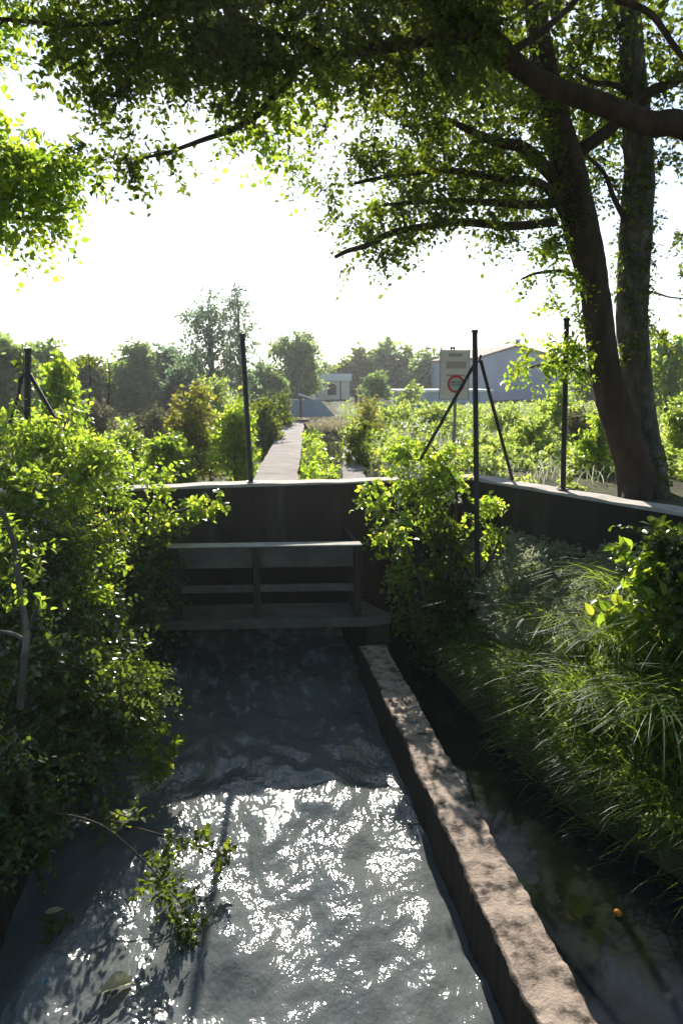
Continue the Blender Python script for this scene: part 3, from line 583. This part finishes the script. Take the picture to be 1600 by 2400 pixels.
# ------------------------------------------------------------------ left bank bushes
def bush(name, label, cat, loc, m, blobs, leaf, stems=None, group=None, stem_r=.02, **k):
    t = thing(name, label, cat, loc, group); crown('foliage', t, m, blobs, leaf, **k)
    mb = MB(); limbs(loc, stem_r, [b[0] for b in blobs][:14], mb, sag=.15); mb.build('stem', M['twig'], t, smooth=True); return t
bush('leafy_bush', 'bright sunlit bush swallowing the braced post at left', 'bush', (-2.9, 8.8, 1.3), M['leaf_sun'], blobs_px([
    (0, 990, 8.6, 40, 22, .4, 36), (120, 1030, 8.7, 60, 22, .4, 66), (30, 1060, 8.4, 114, 47, .5, 196), (150, 1080, 8.5, 95, 36, .5, 155), (240, 1105, 8.6, 76, 22, .4, 77), (330, 1122, 9.4, 57, 13, .3, 36), (200, 1060, 8.8, 38, 20, .25, 15), (120, 960, 8.8, 23, 19, .2, 5)]),
    .07, tw_len=.33, per=10, twigs=True, clump=8, csize=.14, droop=.1)
bush('leafy_bush', 'broad dark bush spilling over the left bank below the sunlit one', 'bush', (-2.4, 7.4, .9), M['leaf_gloss'], blobs_px([
    (60, 1260, 7.4, 120, 60, .5, 152), (220, 1270, 8.8, 85, 45, .3, 96), (110, 1350, 7.3, 130, 85, .6, 280), (230, 1370, 8.3, 60, 80, .3, 96), (290, 1370, 9.0, 75, 95, .4, 208), (365, 1300, 9.3, 45, 60, .25, 64), (370, 1440, 9.2, 30, 75, .2, 48), (340, 1520, 8.6, 40, 90, .2, 88), (200, 1500, 7.1, 110, 85, .5, 240), (60, 1480, 6.6, 133, 104, .7, 241), (430, 1240, 9.3, 28, 28, .12, 8)]),
    .064, tw_len=.33, per=10, twigs=True, clump=8, csize=.14, droop=.1)
bush('leafy_bush', 'dense low bush with shiny leaves at the water edge lower left', 'bush', (-2.2, 5.6, .7), M['leaf_gloss'], blobs_px([
    (260, 1620, 6.6, 104, 66, .4, 259), (130, 1640, 6.2, 142, 85, .5, 374), (250, 1730, 6.3, 75, 57, .25, 130), (50, 1780, 5.6, 123, 95, .5, 216), (150, 1830, 5.7, 90, 70, .25, 114), (30, 1940, 5.1, 90, 75, .3, 126), (-50, 2040, 4.8, 50, 50, .25, 36), (110, 1950, 5.2, 50, 30, .15, 24)]),
    .056, tw_len=.24, per=10, twigs=True, clump=6, csize=.2, droop=.1)
bush('leafy_bush', 'yellowish bush between the sapling and the dark bank leaves', 'bush', (-2.6, 6.9, 1.3), M['leaf_sun'], blobs_px([
    (60, 1220, 7.6, 125, 60, .5, 136), (220, 1215, 8.9, 90, 45, .3, 93), (310, 1240, 9.2, 50, 40, .3, 50), (60, 1150, 8.0, 133, 42, .4, 113), (200, 1165, 8.7, 105, 30, .3, 79), (350, 1165, 9.2, 50, 18, .2, 21), (40, 1280, 6.9, 85, 57, .3, 46), (110, 1400, 6.7, 95, 57, .3, 30), (250, 1290, 7.4, 57, 57, .3, 30), (300, 1560, 7.1, 38, 57, .15, 20)]),
    .068, tw_len=.2, per=9, twigs=True, clump=8)
for pth, D, lab in (([(215, 1860), (150, 1790), (110, 1700), (60, 1640)], 6.0, 'bare thin stem leaning through the low left bushes'), ([(330, 1560), (280, 1470), (200, 1430), (150, 1440)], 7.6, 'bare twig arching across the brown gap in the left bushes'), ([(20, 2120), (50, 2000), (70, 1900), (60, 1800)], 4.9, 'upright dry stem at the lower left corner of the bank')):
    mb = MB(); bough(pth, D, D, 3, 1.5, mb, 5); mb.build('bare_stem', M['twig'], label=lab, cat='stem', smooth=True)
sp = thing('sapling', 'thin grey forked sapling stem standing in the left bushes', 'sapling', P(48, 1640, 5.2))
mb = MB(); bough([(48, 1660), (56, 1560), (62, 1480), (48, 1390), (38, 1300), (22, 1240), (0, 1190)], 5.2, 5.1, 9, 5); bough([(62, 1480), (80, 1440), (95, 1400)], 5.2, 5.2, 5, 2); bough([(58, 1500), (30, 1485), (-10, 1478)], 5.2, 5.15, 5, 3); mb.build('stem', M['greybark'], sp, smooth=True)
crown('leaves', sp, M['leaf_sun'], blobs_px([(10, 1180, 5.1, 60, 60, .2, 26), (100, 1390, 5.2, 40, 40, .15, 7), (60, 1330, 5.1, 60, 40, .2, 8)]), .058, tw_len=.2, per=6, twigs=True, fine=True)
def spray(label, path, D0, D1, blobs, leaf, m='leaf_gloss'):
    t = thing('leafy_branch', label, 'branch', P(*path[0], D0)); mb = MB(); bough(path, D0, D1, 3, 1, mb, 5); mb.build('stem', M['twig'], t, smooth=True)
    crown('leaves', t, M[m], blobs_px(blobs), leaf, tw_len=.14, per=7, twigs=True, clump=4, fine=True, csize=.4); return t
spray('drooping leafy branch hanging low over the bright water', [(100, 1900), (230, 1930), (330, 2010), (400, 2090), (480, 2180)], 5.1, 4.2,
      [(360, 2050, 4.6, 45, 35, .12, 15), (410, 2110, 4.55, 50, 35, .1, 20), (475, 2180, 4.45, 25, 28, .06, 10), (290, 1950, 4.9, 45, 25, .12, 7), (150, 2130, 4.6, 45, 30, .08, 7)], .055, 'leaf_dark')
spray('thin branch with sparse leaves arching over the glare', [(150, 1900), (280, 1930), (390, 1960), (460, 1980), (530, 2010)], 5.3, 4.9,
      [(430, 1990, 5.0, 50, 30, .12, 16), (500, 2010, 5.0, 40, 20, .12, 8), (270, 1930, 5.2, 60, 20, .15, 9)], .055, 'leaf_dark')
spray('sunlit branch tip leaning out over the dark blue water', [(200, 1640), (280, 1680), (340, 1720), (400, 1780), (432, 1818)], 6.6, 6.2,
      [(330, 1710, 6.4, 50, 25, .15, 40), (380, 1770, 6.3, 40, 30, .12, 26), (300, 1680, 6.5, 50, 25, .15, 36)], .075, 'leaf_sun')
spray('fresh twig of leaves crossing in front of the dam wall at left', [(330, 1215), (410, 1200), (470, 1185), (515, 1190)], 9.4, 9.3,
      [(420, 1200, 9.4, 50, 18, .15, 30), (480, 1182, 9.3, 35, 18, .1, 24)], .08, 'leaf_sun')
# ------------------------------------------------------------------ shrub in front of the wall
bush('tall_shrub', 'tall leafy shrub growing in front of the dam wall by the braced post', 'shrub', (2.55, 8.9, .3), M['leaf_sun'], blobs_px([
    (950, 1060, 9.3, 48, 26, .3, 39), (1050, 1085, 9.2, 52, 35, .3, 59), (1000, 1140, 9.1, 66, 39, .3, 99), (1000, 1030, 9.3, 22, 22, .2, 9), (925, 1130, 9.2, 30, 26, .2, 19), (930, 1230, 9.0, 39, 39, .25, 39), (1130, 1230, 9.0, 52, 39, .25, 39), (950, 1350, 9.0, 44, 39, .25, 39), (1080, 1330, 9.0, 39, 61, .25, 39), (980, 1440, 9.0, 52, 39, .25, 46), (1180, 1190, 9.0, 30, 30, .12, 14), (885, 1195, 9.1, 35, 15, .15, 13), (880, 1130, 9.3, 35, 10, .15, 14), (905, 1250, 9.1, 26, 22, .15, 10), (925, 1300, 9.0, 26, 26, .15, 11)]),
    .085, tw_len=.22, per=7, twigs=True, clump=5, csize=.2, stem_r=.025)
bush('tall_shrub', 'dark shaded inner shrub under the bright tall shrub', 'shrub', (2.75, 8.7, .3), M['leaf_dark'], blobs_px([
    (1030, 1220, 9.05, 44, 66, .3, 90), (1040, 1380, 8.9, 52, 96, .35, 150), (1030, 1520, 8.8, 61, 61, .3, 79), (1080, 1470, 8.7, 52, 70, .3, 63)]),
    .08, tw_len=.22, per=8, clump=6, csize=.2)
# white flowers scattered among the shrub top
V, Fs, _ = foliage(blobs_px([(980, 1050, 9.2, 120, 70, .3, 40), (1080, 1120, 9.1, 90, 60, .3, 22), (930, 1290, 8.95, 60, 120, .2, 18)]), .05, tw_len=.05, per=3, wr=.45)
mk('blossom', V, Fs, M['flower'], bpy.data.objects['tall_shrub'])
# ------------------------------------------------------------------ right bank grass, reeds, bush
def scatter(n, x0, x1, y0, y1, ok):
    a = np.stack([rng.uniform(x0, x1, n), rng.uniform(y0, y1, n)], 1); k = ok(a[:, 0], a[:, 1]); a = a[k]
    return np.concatenate([a, gz(a[:, 0], a[:, 1])[:, None]], 1)
front_ok = lambda x, y: (x > bank(y)+.22) & (x < wingx(y)-.15) & (y < 10.3)
b = scatter(26000, 2.4, 5.6, 3, 10.2, front_ok); n = len(b); ln = norm(np.stack([rng.normal(size=n)-.3, rng.normal(size=n)-.3, np.zeros(n)], 1))
blades(b, .12+.22*rng.random(n), .008+.009*rng.random(n), ln, .5, M['grass'], 'grass', kind='stuff', label='green grass covering the right bank below the wing wall', cat='grass')
b = scatter(34000, 2.9, 4.9, 6.9, 10.1, lambda x, y: front_ok(x, y) & (np.sin(x*4+1)*np.cos(y*3) > -.5) & (x > 3.0)); n = len(b); ln = norm(np.stack([rng.normal(size=n)-.2, rng.normal(size=n)-.5, np.zeros(n)], 1))
blades(b, .24+.3*rng.random(n), .005+.006*rng.random(n), ln, .6, M['seed'], 'seed_grass', kind='stuff', label='feathery seed grass brightened as if sunlit at the foot of the wing wall', cat='grass')
V, Fs, _ = foliage([((c_[0], c_[1], c_[2]+.33), (.16, .16, .08), 14) for c_ in scatter(420, 2.95, 4.9, 7.3, 10.1, front_ok)], .026, tw_len=.1, per=9, clump=5, flat=.25, wr=.3)
mk('seed_heads', V, Fs, M['seed'], kind='stuff', label='seed heads brightened as if sunlit over the shaded grass', cat='grass')
V, Fs, _ = foliage([((c_[0], c_[1], c_[2]+.12), (.22, .22, .12), 26) for c_ in scatter(150, 2.5, 4.8, 4.2, 9.6, front_ok)], .04, tw_len=.12, per=7, clump=4)
mk('ground_cover', V, Fs, M['leaf_weed'], kind='stuff', label='low leafy weeds mixed into the grass of the right bank', cat='weeds')
reed_spots = [((3.0, 6.9), 'tuft of bright reeds nearest the shrub leaning over the dark water'), ((3.25, 6.2), 'broad reed tuft with arching yellow green blades mid bank'), ((3.55, 5.5), 'reed tuft drooping to the dark water above the orange fruit'),
              ((3.95, 5.0), 'dark reed tuft at the right edge near the water'), ((3.8, 6.6), 'upper reed tuft in front of the dark leafy shrub'), ((4.2, 6.0), 'reed tuft at the right edge under the leafy shrub'), ((3.45, 7.6), 'small reed tuft beside the seed grass brightened as sunlit'), ((4.25, 7.2), 'tall reed tuft catching sun below the wing wall')]
for (x, y), lab in reed_spots:
    z = float(gz(x, y)); n = 230; base = np.stack([x+rng.normal(size=n)*.13, y+rng.normal(size=n)*.13, np.full(n, z-.02)], 1)
    ln = norm(np.stack([rng.normal(size=n)*.8-.55, rng.normal(size=n)*.8-.35, np.zeros(n)], 1))
    blades(base, .4+.75*rng.random(n)**1.3, .010+.014*rng.random(n), ln*(.7+.8*rng.random((n, 1))), 1.15, M['grass'], 'reed_tuft', label=lab, cat='reeds', group='reed tufts on the right bank')
b = scatter(6500, 2.6, 4.4, 3.2, 8, lambda x, y: (x > bank(y)+.1) & (x < bank(y)+.5)); n = len(b); ln = norm(np.stack([-1-rng.random(n), rng.normal(size=n)*.7-.2, np.zeros(n)], 1))
b2 = b.copy(); blades(b2, .2+.35*rng.random(n), .008+.009*rng.random(n), ln*1.1, 1.25, M['grass'], 'hanging_grass', kind='stuff', label='grass hanging from the right bank edge over the dark water', cat='grass')
bush('broadleaf_shrub', 'dark broad leaved shrub at the right edge in front of the wing wall', 'shrub', (4.55, 5.9, 1.2), M['leaf_gloss'], blobs_px([
    (1590, 1270, 6.4, 70, 50, .4, 70), (1620, 1400, 6.2, 70, 80, .4, 100), (1570, 1360, 6.3, 60, 60, .35, 40), (1630, 1560, 5.9, 70, 110, .4, 140), (1500, 1250, 6.6, 40, 30, .15, 14), (1640, 1700, 5.7, 50, 90, .3, 80)]),
    .092, tw_len=.28, per=8, twigs=True, clump=5, fine=True)
spray('sprig of long sunlit leaves standing out from the right edge shrub', [(1600, 1480), (1540, 1430), (1480, 1400), (1430, 1390)], 6.0, 6.2,
      [(1540, 1380, 6.1, 70, 40, .2, 20), (1480, 1420, 6.2, 60, 60, .2, 18), (1540, 1480, 6.0, 60, 40, .2, 14), (1490, 1300, 6.2, 50, 40, .15, 10)], .13, 'leaf_sun')
# ------------------------------------------------------------------ plants behind the wall
V, Fs, _ = foliage([((c_[0], c_[1], c_[2]+.12), (.35, .35, .2), 15) for c_ in scatter(520, 2.9, 16, 10.2, 27, lambda x, y: (x > .2+(y-10.5)*.106+1.8) & (x > wingx(y)+.3))]
                   + [((c_[0], c_[1], c_[2]+.25*random.random()), (.4, .4, .25), 16) for c_ in scatter(150, 2.9, 16, 11.5, 34, lambda x, y: (x > .2+(y-10.5)*.106+2.3))], .10, tw_len=.2, per=7, clump=5)
mk('weeds', V, Fs, M['leaf_weed'], kind='stuff', label='sunlit tangle of weeds filling the field behind the wall', cat='weeds')
b = scatter(16000, 3, 18, 10.4, 36, lambda x, y: (x > .2+(y-10.5)*.106+2) & (x > wingx(y)+.25)); n = len(b); ln = norm(rng.normal(size=(n, 3))*(1, 1, 0))
blades(b, .15+.35*rng.random(n), .012+.012*rng.random(n), ln, .6, M['seed'], 'field_grass', kind='stuff', label='pale sunlit grass among the field weeds behind the wall', cat='grass')
V, Fs, _ = foliage([((c_[0], c_[1], c_[2]+.05), (.9, .9, .12), 26) for c_ in scatter(420, -16, 30, 26, 44, lambda x, y: (abs(x-.5-(y-10)*.12) > 2) & (y < 38))], .13, tw_len=.25, per=7, clump=5)
mk('far_weeds', V, Fs, M['leaf_weed'], kind='stuff', label='far band of weeds and brambles before the sheds', cat='weeds')
V, Fs, _ = foliage([((c_[0], c_[1], 1.75+.1*random.random()), (.22, .3, .16), 20) for c_ in np.stack([.87+.32+(np.linspace(10.9, 24, 34)-10.5)*.088+rng.normal(size=34)*.08, np.linspace(10.9, 24, 34)], 1)], .11, tw_len=.25, per=10, clump=5, flat=.1)
mk('fern_bed', V, Fs, M['leaf_sun'], kind='stuff', label='bright ferns filling the trough beside the pale walkway', cat='ferns')
b = np.stack([rng.uniform(-.9, 2.3, 5000)+2.2, rng.uniform(22.5, 28, 5000), np.full(5000, 2.0)], 1); b[:, 0] += (b[:, 1]-24)*.1
b = b[(b[:, 0] > 2.5+(b[:, 1]-25)*.1) | (b[:, 1] > 26.6)]; n = len(b); ln = norm(rng.normal(size=(n, 3))*(1, 1, 0))
blades(b, .2+.3*rng.random(n), .02+.02*rng.random(n), ln, .6, M['dry'], 'dry_grass', kind='stuff', label='straw coloured grass mound where the walkway ends', cat='grass')
MB().prism([(1.2, 26.1), (5.2, 26.1), (5.4, 29.5), (1.2, 29.5)], 1.2, 2.16).build('embankment', M['path'], kind='structure')
def tree_far(name, label, px, pytop, pybot, D, halfw, m, n, leaf, trunk=True, group=None, shell=.45, layers=4, tall=1., seed=0, tw=.7, cl=8, cat='tree'):
    top = P(px, pytop, D); bot = P(px, pybot, D); g0 = float(gz(bot[0], D)); base = (bot[0], D, g0-.1); t = thing(name, label, cat, base, group)
    H = top[2]-bot[2]; W = halfw*D/FP; bl = []; mb = MB()
    r_ = np.random.default_rng(seed+int(px))
    for k in range(layers*3):
        u = (k+.5)/(layers*3); ww = W*(math.sin(math.pi*min(.98, .18+u*.78))**.8); an = k*2.4+r_.random()
        c = np.array((bot[0]+math.cos(an)*ww*.55, D+math.sin(an)*ww*.55, bot[2]+H*(.08+u*.84)))
        rr_ = W*.42*(.7+.5*r_.random())*(1-.35*u)
        bl.append((c, (rr_, rr_, max(rr_*.8, H/layers*.35)), n/(layers*3)))
    if trunk:
        p, r = smooth_path([base, (bot[0]+.05*W, D, bot[2]+H*.4), (bot[0], D, bot[2]+H*.93)], [max(.06, W*.07), W*.05+.02, .015], 5); mb.tube(p, r, 7)
        for c, rr_, _ in bl: limbs((bot[0], D, bot[2]+(c[2]-bot[2])*.6), W*.018+.01, [c], mb, .05, 4)
        mb.build('trunk', M['greybark'] if m is not M['leaf_blue'] else M['wood'], t, smooth=True)
    crown('crown', t, m, bl, leaf, tw_len=tw, per=7, clump=cl, shell=shell); return t
FA = 'trees beyond the aqueduct'
tree_far('airy_tree', 'tall airy pale tree left of centre with two thin leaders', 495, 690, 950, 34, 92, M['leaf_blue'], 640, .16, layers=7, group=FA, shell=.5, tw=.7, cl=5)
tree_far('airy_tree', 'slender second airy tree just right of the tallest one', 562, 655, 940, 35, 58, M['leaf_blue'], 330, .16, layers=7, group=FA, shell=.5, tw=.6, cl=5)
tree_far('round_tree', 'rounded green tree behind the bare wooden pole', 690, 795, 945, 46, 66, M['leaf_far'], 900, .28, group=FA, tw=.8)
tree_far('pine_tree', 'dark bushy pine top peeking above the rounded tree', 715, 783, 900, 60, 26, M['leaf_dark'], 330, .25, group=FA, tw=.6)
for k, (px, pt, hw, D, m, lab) in enumerate([
    (20, 800, 70, 30, 'leaf_far', 'leafy tree at the left edge behind the braced post'), (110, 812, 50, 34, 'leaf_far', 'light tree just right of the left braced post'), (205, 850, 45, 36, 'leaf_dark', 'low dark tree near the left with a pointed top'),
    (320, 822, 50, 38, 'leaf_far', 'greyish green tree with a narrow spire at left'), (385, 815, 55, 40, 'leaf_blue', 'hazy blue green tree left of the airy tree'), (440, 850, 50, 36, 'leaf_blue', 'dark bluish tree under the left side of the airy tree'), (260, 865, 60, 40, 'leaf_far', 'low rounded tree in the left background gap'),
    (620, 870, 40, 40, 'leaf_far', 'small green tree between airy tree and rounded tree'), (840, 835, 50, 62, 'leaf_dark', 'dark green tree just right of the hut'), (890, 815, 52, 64, 'leaf_far', 'taller green tree second right of the hut'), (945, 835, 45, 64, 'leaf_dark', 'dark tree above the pale shed roof'),
    (1000, 830, 45, 60, 'leaf_far', 'green tree touching the left edge of the notice board'), (1060, 850, 40, 66, 'leaf_dark', 'dark tree mostly hidden behind the notice board'), (1560, 790, 90, 26, 'leaf_sun', 'sunny green tree right of the twin trunks'), (770, 862, 50, 70, 'leaf_far', 'low far tree line rising just over the hut roof'), (1400, 850, 60, 40, 'leaf_far', 'background tree between the steel post and the big trunk')]):
    tree_far('background_tree', lab, px, pt, 950, D, hw, M[m], 560, .008*D, group=FA, seed=k, layers=3, tw=.018*D)
SB = 'shrubs behind the dam wall'
for k, (px, pt, pb, hw, D, m, n, lf, lab) in enumerate([
    (450, 925, 1120, 70, 15, 'leaf_yel', 620, .11, 'yellow green shrub catching sun left of the leaning post'), (550, 950, 1110, 60, 14, 'leaf_sun', 520, .10, 'green shrub directly behind the leaning steel post'), (620, 945, 1075, 45, 19, 'leaf_dark', 380, .11, 'dark shrub hugging the left side of the walkway'),
    (290, 1015, 1130, 80, 14, 'leaf_weed', 520, .10, 'pale green shrub behind the wall left of centre'), (390, 1020, 1125, 70, 13, 'leaf_sun', 460, .10, 'fresh green shrub low behind the wall'), (225, 955, 1060, 75, 20, 'leaf_brown', 460, .11, 'brownish scrub beyond the bright left bush'), (350, 965, 1060, 70, 21, 'leaf_brown', 420, .11, 'dry brown scrub in front of the hazy trees'),
    (150, 850, 1010, 45, 12.5, 'leaf_sun', 260, .10, 'fresh green young shrub with curled tip at left'), (505, 885, 980, 40, 24, 'leaf_weed', 220, .12, 'pale grey green shrub below the airy tree'), (645, 925, 1010, 40, 24, 'leaf_dark', 300, .12, 'shrub at the left of the steel guard'),
    (860, 930, 1060, 38, 19, 'leaf_yel', 300, .08, 'soft yellow green broom right of the dry grass'), (880, 875, 935, 40, 40, 'leaf_far', 260, .2, 'rounded pale shrub between hut and shed'), (930, 955, 1040, 70, 22, 'leaf_weed', 460, .11, 'vine thicket in front of the blue sheets'), (1010, 950, 1040, 60, 21, 'leaf_weed', 400, .11, 'vine thicket under the notice board'),
    (840, 985, 1110, 26, 13.5, 'leaf_dark', 160, .09, 'dark ivy shrub on the right aqueduct wall'), (1180, 960, 1040, 60, 20, 'leaf_weed', 360, .11, 'bramble shrub right of the braced steel post'), (1300, 905, 1060, 60, 17, 'leaf_sun', 420, .10, 'sunlit shrub behind the wing wall steel post'), (1395, 985, 1120, 45, 11.5, 'leaf_sun', 220, .10, 'leafy shrub against the left side of the big trunk'),
    (1345, 960, 1060, 40, 15, 'leaf_brown', 200, .1, 'dry brown shrub left of the trunk fork'), (1580, 930, 1180, 60, 13, 'leaf_weed', 420, .10, 'light shrub at the right edge behind the trunks'), (960, 905, 950, 30, 38, 'leaf_weed', 120, .18, 'pale shrub before the shed wall'), (1240, 980, 1100, 60, 14, 'leaf_weed', 340, .09, 'shrub between the brace foot and the steel post')]):
    tree_far('shrub', lab, px, pt, pb, D, hw, M[m], n, lf, group=SB, seed=40+k, layers=2, tw=min(.4, .02*D), shell=.35, cat='shrub')
# two dead weed stalks with leaves showing against the sky
for px, pt, pb, D, lab in ((208, 815, 950, 11.5, 'spindly weed stalk with ragged leaves against the sky at left'), (253, 825, 950, 12, 'thin bare weed stalk right of the ragged one'), (52, 790, 900, 8.9, 'few dark leaves sprouting above the left steel post')):
    t = thing('weed_stalk', lab, 'weed', P(px, pb, D)); mb = MB(); bough([(px, pb), (px+4, (pt+pb)/2), (px-2, pt)], D, D, 1.6, .6, mb, 4); mb.build('stem', M['twig'], t)
    crown('leaves', t, M['leaf_dark'], blobs_px([(px-4, pt+18, D, 26, 22, .1, 5 if px != 253 else 2)]), .09, tw_len=.2, per=4, twigs=True)
# ------------------------------------------------------------------ things floating
def blob_obj(name, c, r, m, label, cat, sq=1., dent=.0):
    V = []; n, k = 18, 10
    for i in range(k+1):
        th = math.pi*i/k
        for j in range(n):
            a = 2*math.pi*j/n; rr_ = r*(1+.05*math.sin(3*a)*math.sin(th)-dent*math.exp(-th*th*9))
            V.append((c[0]+rr_*math.sin(th)*math.cos(a), c[1]+rr_*math.sin(th)*math.sin(a), c[2]+rr_*sq*math.cos(th)))
    return mk(name, V, [(i*n+j, (i+1)*n+j, (i+1)*n+(j+1) % n, i*n+(j+1) % n) for i in range(k) for j in range(n)], m, smooth=True, label=label, cat=cat)
blob_obj('orange', (2.57, 4.26, .0), .029, M['orange'], 'small orange floating in the dark narrow channel', 'fruit', .9, .12)
blob_obj('ball', (-1.26, 4.18, .0), .048, M['ball'], 'small dull blue green ball floating lower left', 'ball', .85)
c = np.array((-.82, 4.05, .02)); V = []; nu, nv = 10, 7
for i in range(nu+1):
    for j in range(nv):
        u = i/nu; v = (j/(nv-1)-.5)*2; wdt = .068*math.sin(math.pi*min(1, u*.93+.05))**.8
        V.append((c[0]-.09+.19*u+.02*v*v, c[1]+wdt*v+.03*u, c[2]+.055*abs(v)**1.4*math.sin(math.pi*u)+.02*u))
fl = thing('fallen_leaf', 'large curled pale yellow leaf floating on the grey water', 'leaf', c)
mk('leaf_blade', V, [(i*nv+j, (i+1)*nv+j, (i+1)*nv+j+1, i*nv+j+1) for i in range(nu) for j in range(nv-1)], M['floatleaf'], fl, smooth=True)
MB().tube([c+(.10, .03, .02), c+(.14, .0, .03), c+(.155, -.06, .01)], .004, 5).build('stalk', M['dry'], fl)
for (px, py, lab) in ((15, 2062, 'pale strip of bleached leaf lying at the left bank edge'), (105, 2140, 'small white leaf standing in the water at lower left')):
    r_ = _F+(px-800)/FP*_R+(1200-py)/FP*_U; c = np.array((0, 0, EYE))+r_*((.03-EYE)/r_[2]); V, Fs = leaf_geo(np.array([c]), np.array([(1., .2, .1)]), np.array([(0, -.5, 1.)]), np.array([.13]), np.array([.025]), True)
    mk('fallen_leaf', V, Fs, M['floatleaf'], label=lab, cat='leaf')
# ------------------------------------------------------------------ light
EL, AZ = 29.5, 4.5
S = Vector((math.sin(R(AZ))*math.cos(R(EL)), math.cos(R(AZ))*math.cos(R(EL)), math.sin(R(EL))))
sd = bpy.data.lights.new('sun', 'SUN'); sd.energy = 5; sd.angle = R(.5); sd.color = (1, .93, .82)
so = bpy.data.objects.new('sun', sd); COL.objects.link(so); so.rotation_euler = S.to_track_quat('Z', 'Y').to_euler(); so.location = (0, 0, 30)
W = bpy.data.worlds.new('World'); scene.world = W; W.use_nodes = True; nt = W.node_tree
bg = nt.nodes['Background']; sk = nt.nodes.new('ShaderNodeTexSky'); sk.sky_type = 'NISHITA'; sk.sun_disc = False
sk.sun_elevation = R(EL); sk.sun_rotation = R(AZ); sk.air_density = 1; sk.dust_density = .4; sk.ozone_density = 3
L(nt, sk.outputs[0], bg.inputs[0]); bg.inputs[1].default_value = .07
# haze
HAZE = .0009
if HAZE:
    mb = MB().box(-720, 720, -70, 1220, -2.5, 60); m, nt, out = mat('haze air'); pv = N(nt, 'ShaderNodeVolumePrincipled')
    pv.inputs['Color'].default_value = (.92, .96, 1, 1); pv.inputs['Density'].default_value = HAZE; pv.inputs['Anisotropy'].default_value = .5
    L(nt, pv.outputs[0], out.inputs['Volume']); mb.build('haze', m, kind='stuff')
scene.render.engine = 'CYCLES'
cy = scene.cycles; cy.use_denoising = True; cy.sample_clamp_indirect = 8; cy.max_bounces = 8; cy.transparent_max_bounces = 8; cy.volume_bounces = 1
cy.caustics_reflective = False; cy.caustics_refractive = False
v = scene.view_settings; v.view_transform = 'Standard'; v.look = 'None'; v.exposure = 1.12; v.gamma = 1
